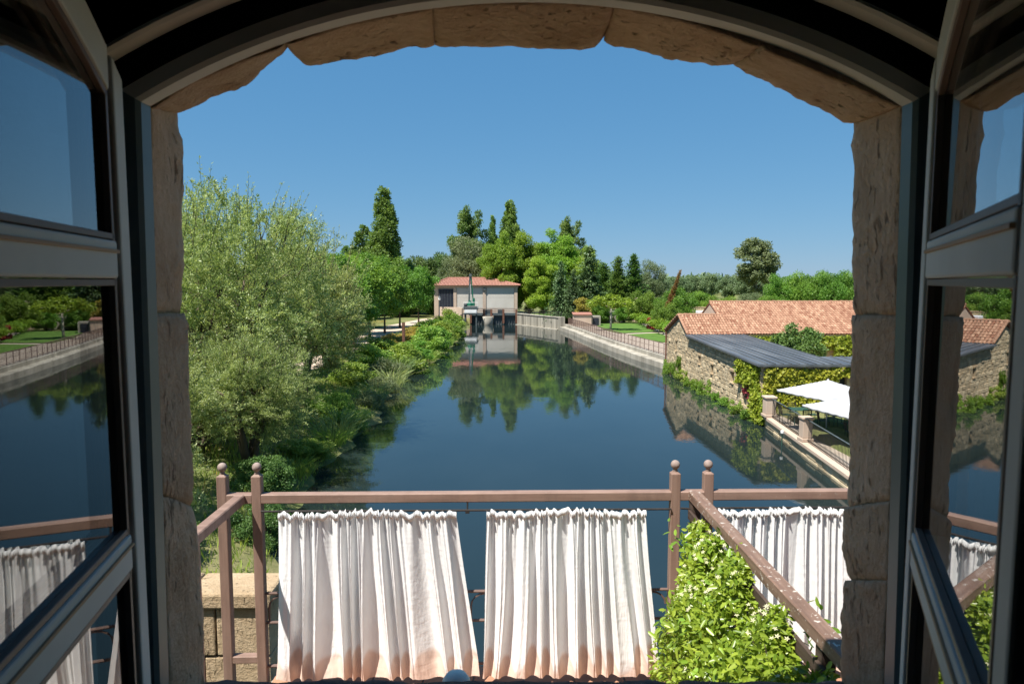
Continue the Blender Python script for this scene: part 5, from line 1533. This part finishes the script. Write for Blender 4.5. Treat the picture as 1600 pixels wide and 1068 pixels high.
def hip_roof():
    q = MB(BOFF); e = .55
    x0, x1, y0, y1, z0, z1 = X0 - e, X1 + e, YF - e, YB + e, 6.72, 8.0
    rx0, rx1, ry = -11.9, -4.4, (YF + YB) / 2
    def tri(x, y_end_l, y_end_r): pass
    bed = MB(BOFF); bed.add([(x0, y0, z0), (x1, y0, z0), (x1, y1, z0), (x0, y1, z0), (rx0, ry, z1), (rx1, ry, z1)], [(0, 1, 5, 4), (1, 2, 5), (2, 3, 4, 5), (3, 0, 4), (0, 3, 2, 1)]); bed.build('roof_bed', 'tile_red', bd)
    rr = random.Random(9)
    n = int((x1 - x0) / .26)
    for i in range(n):
        x = x0 + (i + .5) * (x1 - x0) / n
        top = min(1, (x - x0) / (rx0 - x0), (x1 - x) / (x1 - rx1))
        rows = max(1, int(14 * top))
        for j in range(rows):
            a, b = top * j / rows, top * (j + 1) / rows
            p0 = Vector((x, y0 + (ry - y0) * a, z0 + (z1 - z0) * a)); p1 = Vector((x, y0 + (ry - y0) * b, z0 + (z1 - z0) * b))
            vs = []
            for p, w, h in ((p0, .13, .05), (p1, .11, .02)):
                for t in (-1, -.6, 0, .6, 1): vs.append(p + Vector((t * w, 0, h + .08 * math.sqrt(1 - t * t))))
            q.add(vs, [(0, 1, 6, 5), (1, 2, 7, 6), (2, 3, 8, 7), (3, 4, 9, 8), (0, 4, 3, 2, 1)], min(1, max(0, rr.gauss(.5, .2))))
    q.build('roof_tiles', 'tile_red', bd)['kind'] = 'stuff'
    for a, b in (((x0, y0, z0), (rx0, ry, z1)), ((rx0, ry, z1), (rx1, ry, z1)), ((rx1, ry, z1), (x1, y0, z0))):
        q2 = MB(BOFF); q2.tube([Vector(a) + Vector((0, 0, .1)), Vector(b) + Vector((0, 0, .1))], .16, 7); q2.build('hip_ridge', 'tile_red', bd)
hip_roof()
q = MB(BOFF); q.box((-5.1, YF - .35, 5.9), (-4.7, YF - .10, 6.3)); q.build('wall_lamp', 'steel_dark', bd)

sl_ = thing('sluice_gate', 'dark sluice gates and round concrete pier below a footbridge', 'sluice', (-3, 118.5, 0))
SO = (-3, 118.5, 0)
q = MB(SO); q.lathe((-4.2, 118.0, -.9), [(.95, 0), (.95, 2.2), (.85, 2.32), (.3, 2.34)], 18); q.build('pier', 'concrete', sl_, True)
q = MB(SO); q.box((-4.75, 118.2, -.9), (-3.65, 121, 1.4)); q.build('pier_body', 'concrete', sl_)
for x0, x1 in ((-7.3, -4.8), (-3.2, .85)):
    q = MB(SO); q.box((x0, 119.6, -.9), (x1, 119.75, 1.56)); q.build('gate', 'steel_dark', sl_)
    n = int((x1 - x0) / .42)
    for k in range(n + 1):
        q = MB(SO); x = x0 + (x1 - x0) * k / n; q.box((x - .05, 119.45, -.6), (x + .05, 119.6, 1.5)); q.build('gate_rib', 'steel_dark', sl_)
q = MB(SO); q.box((-7.5, 119.1, 1.55), (1.2, 121.2, 1.95)); q.build('footbridge', 'steel_dark', sl_)
for x in (-7.2, -4.9, -3.6, -1.5, .75):
    q = MB(SO); q.box((x - .17, 119.0, .2), (x + .17, 119.4, 2.6)); q.build('gate_post', 'rusty_iron', sl_)
for x in (-4.2, -2.0):
    q = MB(SO); q.box((x - .5, 119.2, 1.95), (x + .5, 119.9, 2.55)); q.build('winch', 'steel_dark', sl_)
q = MB(SO); q.tube([(-7.4, 119.1, 2.7), (1.2, 119.1, 2.7)], .04, 5); q.tube([(-7.4, 119.1, 2.35), (1.2, 119.1, 2.35)], .03, 5); q.build('handrail', 'iron', sl_)

mc = thing('rake_machine', 'green crane arm on a white and steel trash rake beside the sluice', 'machine', (-7.0, 117.2, 0))
MO = (-7.0, 117.2, 0)
for x in (-8.0, -6.1):
    for y in (116.5, 118.0):
        q = MB(MO); q.box((x - .12, y - .12, -.9), (x + .12, y + .12, 1.85)); q.build('leg', 'steel_dark', mc)
q = MB(MO); q.box((-8.3, 116.2, 1.85), (-5.8, 118.3, 2.05)); q.build('platform', 'steel_dark', mc)
q = MB(MO); q.box((-8.1, 116.15, 2.06), (-6.0, 118.0, 2.62), .06); q.build('body', 'white_metal', mc)
q = MB(MO); q.box((-8.3, 116.3, 2.63), (-5.8, 117.9, 3.2), .05); q.box((-8.2, 116.4, 3.2), (-7.7, 117.6, 3.7), .05); q.build('deck', 'steel_dark', mc)
q = MB(MO); q.lathe((-7.2, 117.0, 3.3), [(.55, 0), (.5, .4), (.3, .55), (.25, .95)], 12); q.build('turret', 'crane_green', mc)
q = MB(MO); q.box((-6.75, 116.7, 3.3), (-6.35, 117.3, 4.6), .04); q.build('column', 'crane_green', mc)
q = MB(MO); q.bar((-7.35, 117.0, 3.9), (-7.15, 117.0, 8.5), .28, .26, (0, 1, 0)); q.build('boom', 'steel_dark', mc)
q = MB(MO); q.bar((-6.65, 117.0, 4.2), (-6.98, 117.0, 8.3), .20, .2, (0, 1, 0)); q.build('boom', 'crane_green', mc)
q = MB(MO); q.box((-7.3, 116.8, 8.2), (-6.85, 117.2, 8.7), .05); q.build('boom_head', 'steel_dark', mc)
q = MB(MO); q.tube([(-7.0, 116.8, 4.1), (-7.08, 116.8, 7.0)], .06, 6); q.build('ram', 'pole_metal', mc)
q = MB(MO); q.tube([(-8.3, 116.2, 2.96), (-8.3, 116.2, 3.9), (-5.8, 116.2, 3.9), (-5.8, 116.2, 2.96)], .035, 5); q.build('guard_rail', 'white_metal', mc)
rp = thing('ramp_wall', 'beige ramp wall rising left of the rake machine', 'wall', (-10.5, 119, .8))
q = MB((-10.5, 119, .8)); q.poly([(-12.6, 118.6, .4), (-8.6, 117.0, .4), (-8.6, 117.0, 2.9), (-9.2, 117.2, 3.05), (-12.6, 118.6, 3.05)], (.12, .3, 0)); q.build('wall', 'pink_render', rp)
rg = thing('ramp_railing', 'short dark railing on the left sluice abutment', 'railing', (-8.2, 112, .9))
q = MB(); q.box((-.35, -6, -1.8), (.1, 4.5, .1)); q.build('abutment', 'stained_concrete', rg)
for k in range(9):
    q = MB(); q.box((-.15, -5.8 + k * 1.2, .1), (-.09, -5.74 + k * 1.2, 1.15)); q.build('post', 'iron', rg)
for z in (.5, .85, 1.15):
    q = MB(); q.tube([(-.12, -5.8, z), (-.12, 3.9, z)], .03, 5); q.build('rail', 'iron', rg)
def lamp_post(loc, label, h=2.3):
    t = thing('lamp_post', label, 'lamp post', loc)
    q = MB(); q.lathe((0, 0, 0), [(.12, 0), (.09, .3), (.05, .4), (.045, h)], 10); q.build('post', 'steel_dark', t)
    q = MB(); q.lathe((0, 0, h), [(.06, 0), (.2, .12), (.24, .42), (.12, .52)], 10); q.build('lantern', 'white_metal', t)
    q = MB(); q.lathe((0, 0, h + .52), [(.28, 0), (.1, .16), (.02, .26)], 10); q.build('cap', 'steel_dark', t)
lamp_post((-12.5, 117.9, 1.0), 'small lantern lamp post in front of the dark door', 3.2)
t = thing('rusty_post', 'tall square rust brown post standing among the bank bushes', 'post', (-10.06, 63.2, .85))
q = MB(); q.box((-.13, -.13, -.3), (.13, .13, 2.75), .015); q.build('shaft', 'rusty_iron', t)
q = MB(); q.box((-.14, -.14, 2.751), (.14, .14, 2.80), .01); q.build('cap', 'rusty_iron', t)

# ------------------------------------------------------------------ trees
def tree_at(name, lib, libH, libR, px, ytop, Y, wpx, label, zb=.9, rz=None, group=None, tilt=None):
    top = on_y(px, ytop, Y)
    H = top.z - zb
    sz = H / libH
    sx = (wpx * Y / F_PX / 2) / libR
    return plant(name, lib, (top.x, Y, zb), label, 'tree', (sx, sx, sz), random.uniform(0, 6.28) if rz is None else rz, group, tilt)
pop1 = poplar(22, 2.4, 'leaf_poplar', 300, 190, .30, 1, 4)
pop2 = poplar(20, 2.6, 'leaf_poplar', 240, 190, .30, 2, 3)
dk = broadleaf(16, 4.2, 3.0, 'leaf_poplar', 95, 380, .32, 2, r0=.25, lump=.5)
pl1 = broadleaf(15, 4.4, 1.0, 'leaf_plane', 120, 400, .27, 4, r0=.25, lump=.5)
pl2 = broadleaf(15, 4.0, .8, 'leaf_plane', 115, 400, .27, 5, r0=.25, lump=.6)
gy_ = broadleaf(12, 4.5, .8, 'leaf_grey', 85, 270, .30, 6, r0=.25, lump=.45, aspect=.4)
md1 = broadleaf(9, 3.3, 2.2, 'leaf_mid', 70, 260, .24, 7, r0=.15, lump=.45)
md2 = broadleaf(9, 3.2, 2.0, 'leaf_mid', 66, 260, .24, 8, r0=.15, lump=.55)
wd = broadleaf(10, 4.6, .3, 'leaf_dark', 95, 330, .32, 9, r0=.25, lump=.5)
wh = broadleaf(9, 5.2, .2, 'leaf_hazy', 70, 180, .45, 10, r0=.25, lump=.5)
wm = broadleaf(8, 4.4, .2, 'leaf_mid', 80, 300, .28, 11, r0=.22, lump=.5)
cf1 = conifer(12, 2.9, 'leaf_conifer', 24, 30, .36, 1, .3)
cf2 = conifer(12, 2.7, 'leaf_conifer', 24, 30, .36, 2, .15)
cy = conifer(12, 1.9, 'leaf_dark', 26, 30, .34, 3, .0, True)
cyb = conifer(8, .8, 'leaf_brown', 26, 26, .22, 4, .0, True)

tree_at('poplar', pop1, 22, 2.3, 600, 292, 140, 50, 'tallest slender poplar standing left of the sluice building')
tree_at('poplar', pop2, 20, 2.5, 566, 352, 145, 50, 'lower dark poplar touching the left of the tallest poplar')
tree_at('poplar', pop2, 20, 2.5, 545, 385, 150, 44, 'smallest poplar at the left end of the tall group')
tree_at('poplar', dk, 16, 4.0, 733, 328, 142, 58, 'broad dark poplar behind the building roof')
tree_at('poplar', pop2, 20, 2.5, 771, 338, 144, 30, 'slim poplar between the broad one and the pointed one')
tree_at('poplar', pop1, 22, 2.3, 798, 313, 141, 40, 'pointed poplar rising above the light green trees')
tree_at('poplar', dk, 16, 4.0, 889, 344, 138, 50, 'dark leafy top poking above the light green trees')
tree_at('plane_tree', pl1, 15, 4.2, 784, 366, 128, 62, 'light green plane tree nearest the sluice building')
tree_at('plane_tree', pl2, 15, 3.9, 828, 360, 130, 66, 'light green plane tree second from the sluice building')
tree_at('plane_tree', pl1, 15, 4.2, 872, 362, 129, 76, 'light green plane tree behind the dark conifers')
tree_at('plane_tree', pl2, 15, 3.9, 850, 400, 123, 60, 'low light green plane tree beside the building corner')
tree_at('plane_tree', pl2, 15, 3.9, 912, 385, 127, 56, 'light green plane tree at the right end of the bright group')
tree_at('plane_tree', pl1, 15, 4.2, 764, 388, 134, 56, 'light green plane tree peeping over the right roof end')
tree_at('willow_tree', gy_, 12, 4.3, 732, 374, 136, 76, 'grey green willow above the building ridge')
tree_at('willow_tree', gy_, 12, 4.3, 706, 400, 138, 60, 'grey green willow left of the building ridge')
for px, yt, Y, w, lab in ((1000, 425, 135, 60, 'dark tree filling the gap behind the cypress pair'), (955, 420, 132, 60, 'dark tree behind the cypress row'), (925, 400, 134, 60, 'dark tree behind the tallest conifer'), (640, 420, 136, 60, 'low dark tree behind the path trees'), (672, 428, 134, 50, 'low dark tree left of the building door'), (600, 425, 132, 60, 'low dark tree under the tallest poplar'), (560, 430, 128, 60, 'low dark tree at the foot of the poplar group'), (655, 394, 150, 60, 'mid green tree between the tall poplars and the willow'), (690, 388, 152, 52, 'rounded dark tree left of the grey willows'), (628, 398, 146, 46, 'dark green tree at the right foot of the tallest poplar'), (520, 390, 140, 60, 'dark tree left of the poplar group'), (470, 372, 130, 64, 'dark rounded tree showing above the near willow'), (430, 366, 135, 60, 'dark tree half hidden behind the near willow')):
    tree_at('broadleaf_tree', wd, 10, 4.4, px, yt, Y, w, lab)
tree_at('conifer', cf1, 12, 2.7, 876, 408, 110, 44, 'dark spreading conifer right of the sluice wall')
tree_at('conifer', cf2, 12, 2.5, 921, 384, 111, 62, 'tallest dark conifer above the quay hut')
tree_at('conifer', cf1, 12, 2.7, 897, 420, 107.5, 40, 'low dark conifer behind the quay hut')
tree_at('cypress', cy, 12, 1.8, 966, 402, 116, 44, 'dark cypress left of the pair behind the garden')
tree_at('cypress', cy, 12, 1.8, 990, 398, 117, 48, 'dark cypress right of the pair behind the garden')
tree_at('cypress', cy, 12, 1.8, 943, 412, 118, 44, 'dark cypress beside the tallest conifer')
tree_at('broadleaf_tree', gy_, 12, 4.3, 1022, 408, 130, 52, 'olive green rounded tree left of the leaning cypress')
tree_at('cypress', cyb, 8, .75, 1036, 418, 98, 13, 'leaning brown cypress tilting right beyond the garden wall', tilt=(0, .30), rz=0.0)
for px, yt, Y, w, lab in ((1005, 455, 106, 50, 'bright green shrubby tree over the garden wall pillar'), (1062, 448, 100, 60, 'bright green tree right of the leaning cypress'), (1040, 472, 88, 44, 'yellowish green tree behind the low gable corner'), (935, 470, 108, 36, 'leafy green tree between hut and cypresses'), (975, 474, 109, 30, 'small green tree under the dark cypresses')):
    tree_at('garden_tree', wm, 8, 4.2, px, yt, Y, w, lab)
tree_at('ochre_tree', broadleaf(5, 2.0, .4, 'leaf_ochre', 30, 200, .26, 12), 5, 1.9, 910, 462, 104.5, 30, 'yellowing shrubby tree beside the quay hut')
tree_at('eucalyptus', broadleaf(17, 4.0, 3.5, 'leaf_grey', 74, 230, .40, 13, 'pale_bark', .3, .35, .28), 17, 3.7, 1184, 363, 150, 66, 'tall open eucalyptus standing alone on the right horizon')
for k, (px, yt, Y, w, lib, lh, lr, lab) in enumerate((
        (1228, 428, 120, 56, wm, 8, 4.2, 'left tree of the dense row behind the tiled roof'), (1262, 424, 118, 60, wm, 8, 4.2, 'second tree of the dense row behind the tiled roof'), (1300, 423, 116, 62, wm, 8, 4.2, 'third tree of the dense row behind the tiled roof'), (1338, 424, 115, 60, wm, 8, 4.2, 'tree of the dense row beside the window jamb'),
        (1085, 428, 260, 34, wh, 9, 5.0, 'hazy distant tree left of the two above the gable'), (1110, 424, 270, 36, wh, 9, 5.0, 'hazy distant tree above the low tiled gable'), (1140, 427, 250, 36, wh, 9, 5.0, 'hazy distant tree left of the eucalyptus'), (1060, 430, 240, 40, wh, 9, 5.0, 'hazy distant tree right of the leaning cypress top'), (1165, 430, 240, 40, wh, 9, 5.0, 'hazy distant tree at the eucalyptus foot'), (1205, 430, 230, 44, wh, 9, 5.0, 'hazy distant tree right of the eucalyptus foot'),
        (1090, 455, 120, 54, wm, 8, 4.2, 'low green tree above the ventilation boxes'), (1130, 462, 112, 50, wm, 8, 4.2, 'low green tree above the high gable end'), (1170, 458, 130, 50, gy_, 12, 4.3, 'greyish low tree in front of the eucalyptus'), (1200, 462, 116, 44, wm, 8, 4.2, 'low green tree behind the tiled ridge'))):
    tree_at('broadleaf_tree', lib, lh, lr, px, yt, Y, w, lab)
# the woods that close the horizon read as one mass
P = []
n = 26000
a = rng.random(n); X = -420 + 900 * a; Yd = 330 + 120 * rng.random(n)
top = 7 + 5 * np.array([noise.noise(Vector((x * .035, 0, 2))) + .5 * noise.noise(Vector((x * .13, 3, 2))) for x in X])
Z = np.maximum(top, 2) * rng.random(n) ** .5
PW = np.stack([X, Yd, Z + .6], 1)
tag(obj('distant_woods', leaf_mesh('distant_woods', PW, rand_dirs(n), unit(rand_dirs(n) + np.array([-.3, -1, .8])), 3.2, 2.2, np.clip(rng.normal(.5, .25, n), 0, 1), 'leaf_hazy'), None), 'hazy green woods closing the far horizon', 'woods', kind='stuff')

# left bank: near willows, path trees
wl1 = willow(10.6, 5.6, .8, 1, 300, 10)
wl2 = willow(8.6, 4.2, .6, 2, 190, 10)
plant('willow_tree', wl1, (-13.1, 30.0, .9), 'big silvery willow filling the left of the view', 'tree', (1, 1, 1), .4)
plant('willow_tree', wl2, (-11.9, 38.0, .9), 'second silvery willow right behind the big one', 'tree', (1.02, 1.02, 1.0), 2.1)
plant('willow_tree', wl2, (-13.6, 50, .9), 'silvery willow leaning over the path farther along the bank', 'tree', (.68, .68, .82), 4.0)
plant('willow_tree', wl2, (-9.6, 24.5, .8), 'low willow sapling at the water edge under the big willow', 'tree', (.62, .62, .55), 1.0)
plant('willow_tree', wl2, (-12.0, 25.5, .9), 'low spreading willow in front of the big trunk', 'tree', (.8, .8, .5), 2.7)
plant('willow_tree', wl2, (-11.6, 19.0, .8), 'low bushy willow between jamb and balcony posts', 'tree', (.74, .74, .60), 5.0)
plant('willow_tree', wl1, (-20.5, 36, .9), 'tall willow behind the left window jamb', 'tree', (.95, .95, 1.0), 3.3)
plant('bank_sapling', bush(1.4, 2.6, 'leaf_willow', 24, 150, .15, 60, .3), (-9.2, 18.3, .75), 'pale leaved sapling beside the window jamb on the near bank', 'shrub', (.6, .6, .9), parts=('stem', 'foliage'))
PT = [(-14.9, 57.5, 418, 545), (-15.3, 66, 0, 0), (-15.9, 76, 0, 0), (-15.9, 85, 0, 0), (-15.6, 95, 0, 0), (-20.2, 60, 0, 0), (-20.2, 71, 0, 0), (-19.9, 82, 0, 0), (-19.6, 94, 0, 0), (-14.4, 105, 0, 0)]
LAB = ['first round tree on the water side of the path', 'second round tree on the water side of the path', 'third round tree on the water side of the path', 'fourth round tree on the water side of the path', 'fifth round tree on the water side of the path', 'first round tree on the inland side of the path', 'second round tree on the inland side of the path', 'third round tree on the inland side of the path', 'fourth round tree on the inland side of the path', 'last round tree before the sluice building']
for k, (x, y, _, _) in enumerate(PT):
    plant('path_tree', md1 if k % 2 else md2, (x, y, 1.0), 'leafy green ' + LAB[k], 'tree', (.95 + .1 * (k % 3),) * 2 + (.93 + .05 * (k % 4),), k * 1.9, 'green trees lining the path')
for k, (x, y, sc) in enumerate(((-20.6, 27, 1.0), (-21.2, 47, .95), (-14.2, 46.5, .85))):
    plant('path_tree', md1 if k % 2 else md2, (x, y, 1.0), ['leafy green path tree seen through the big willow', 'leafy green path tree behind the second willow', 'small leafy path tree between the two silvery willows'][k], 'tree', (sc, sc, sc), k * 2.2, 'green trees lining the path')
for k, (x, y, sc) in enumerate(((-31, 40, .9), (-34, 55, 1.0), (-33, 72, .95), (-30, 88, .9), (-29, 104, .95), (-37, 28, 1.0), (-27, 118, 1.0), (-20, 126, .9))):
    plant('broadleaf_tree', wd, (x, y, .9), 'dark tree inland of the path, ' + ['level with the big willow', 'level with the second willow', 'level with the rusty post', 'behind the inland row', 'near the path end', 'nearest the window jamb', 'left of the sluice building', 'closing the path end'][k], 'tree', (sc, sc, sc * .8), k * 1.7, 'dark trees inland of the path')
# bushes along the left bank
lib_b = [bush(1.5, 1.9, 'leaf_bank', 30, 170, .16, 50), bush(1.5, 1.8, 'leaf_mid', 30, 170, .16, 51), bush(1.4, 1.7, 'leaf_ochre', 28, 170, .15, 52), bush(1.5, 1.6, 'leaf_grey', 28, 180, .14, 53, .35), bush(1.5, 1.7, 'leaf_dark', 44, 420, .085, 54), bush(1.5, 1.5, 'leaf_bank', 44, 420, .085, 55)]
BK = [  # x, y, radius scale, height scale, kind, words
    (-9.2, 98, 1.5, 1.7, 0, 'below the ramp railing'), (-8.2, 92, 1.3, 1.6, 0, 'at the water near the sluice'), (-10.6, 90, 1.5, 1.4, 1, 'inland near the sluice'),
    (-8.0, 86, 1.4, 1.5, 1, 'at the water before the ramp'), (-11.0, 82, 1.6, 1.2, 2, 'with ochre tips beyond the rusty post'), (-8.0, 80, 1.3, 1.4, 0, 'bulging furthest over the water'),
    (-10.0, 75, 1.7, 1.3, 2, 'with yellow blossom behind the rusty post'), (-8.2, 72.5, 1.4, 1.6, 1, 'dark and dense at the water'), (-12.0, 70, 1.5, 1.1, 2, 'ochre beside the path'),
    (-8.4, 66.5, 1.5, 1.6, 0, 'right of the rusty post'), (-11.6, 65, 1.2, .9, 2, 'left of the rusty post'), (-9.2, 60.5, 1.4, 1.0, 1, 'in front of the rusty post'),
    (-11.4, 58, 1.5, 1.5, 1, 'dark between path and rusty post'), (-8.6, 55.5, 1.3, 1.3, 0, 'rounded at the inner bend'), (-11.2, 52.5, 1.5, 1.4, 0, 'beside the farther willow'),
    (-9.4, 50.0, 1.2, 1.0, 3, 'greyish at the shore bend'), (-8.9, 45.6, .9, .75, 3, 'grey green overhanging the shore'), (-10.6, 44.5, 1.2, 1.1, 0, 'between the willows'),
    (-8.2, 39.0, .8, .7, 3, 'dry grey at the water line'), (-8.1, 33.2, .9, .8, 5, 'fresh green on the small spit'), (-9.4, 34.6, .9, .9, 5, 'behind the small spit'),
    (-8.3, 27.4, .8, .6, 5, 'low beside the shaded shallows'), (-8.4, 22.6, .8, .8, 4, 'in the willow shade by the railing'), (-7.0, 18.8, .7, .9, 4, 'nearest the left balcony post'), (-8.8, 16.2, .8, .7, 4, 'behind the left balcony posts')]
for k, (x, y, rs, hs_, kind, words) in enumerate(BK):
    plant('bank_shrub', lib_b[kind], (x, y, float(ground_z(np.array(x), np.array(float(y)))) - .05), ['bushy green', 'dark green', 'ochre tipped', 'silvery', 'dark fine leaved', 'fresh fine leaved'][kind] + ' bank shrub ' + words, 'shrub', (rs, rs, hs_ * (.62 if x < -9.8 else .8)), k * 2.3, 'shrubs along the left bank', parts=('stem', 'foliage'))
lib_r = [reeds(1.7, .7, 170, 'leaf_reed', 1), reeds(1.3, .6, 170, 'leaf_bank', 2)]
RD = [(-8.0, 31.0, 1.0, 1.0, 0, 'on the small spit'), (-7.9, 29.6, .9, .8, 1, 'just before the small spit'), (-8.6, 47.6, 1.2, 1.1, 0, 'at the shore bend'), (-8.9, 53.0, 1.2, 1.2, 0, 'below the dark shrubs'), (-7.7, 62.5, 1.1, 1.0, 1, 'in front of the dense shrubs'), (-7.5, 77, 1.2, 1.1, 1, 'at the bulging bank'), (-7.7, 94, 1.2, 1.2, 0, 'near the sluice'), (-8.4, 41.8, 1.0, .8, 0, 'by the dry grey shrub'), (-8.0, 24.8, .8, .7, 1, 'in the shaded shallows')]
for k, (x, y, rs, hs_, kind, words) in enumerate(RD):
    plant('reed_clump', lib_r[kind], (x, y, float(ground_z(np.array(x), np.array(float(y))))), ['bluish', 'fresh green'][kind] + ' clump of reeds ' + words, 'reeds', (rs, rs, hs_), k, 'reeds along the left bank', parts=('stem', 'foliage'))
# grass and weeds that nobody could count
def scatter(n, test, hgt, w, mat, name, label):
    x = rng.uniform(-24, -4.5, n); y = rng.uniform(10, 112, n) if n > 0 else None
    dl = edge_x(LEFT_EDGE, y) - x
    f = np.array([noise.noise(Vector((a * .5, b * .5, 7))) for a, b in zip(x, y)])
    keep = test(x, y, dl, f)
    x, y, f = x[keep], y[keep], f[keep]
    z = ground_z(x, y); n = len(x)
    P = np.stack([x, y, z - .03], 1)
    A = rand_dirs(n) * .55 + np.array([0, 0, 1])
    L = hgt * (.5 + .8 * rng.random(n)) * (1 + f)
    o = obj(name, leaf_mesh(name, P, A, rand_dirs(n), L, w * (.7 + .6 * rng.random(n)), np.clip(.5 + .4 * f + rng.normal(0, .22, n), 0, 1), mat), None)
    tag(o, label, 'grass', kind='stuff')
scatter(90000, lambda x, y, dl, f: (dl > .15) & (dl < 9) & (np.abs(x + 17) > 2.8) & (rng.random(len(x)) < np.clip(60 / y, .3, 1)), .34, .035, 'leaf_bank', 'bank_grass', 'rough green grass and weeds over the left bank')
scatter(26000, lambda x, y, dl, f: (dl > 1.2) & (np.abs(x + 17) > 2.8) & (f > .02), .30, .03, 'leaf_ochre', 'dry_grass', 'dry straw coloured grass between bank and path')
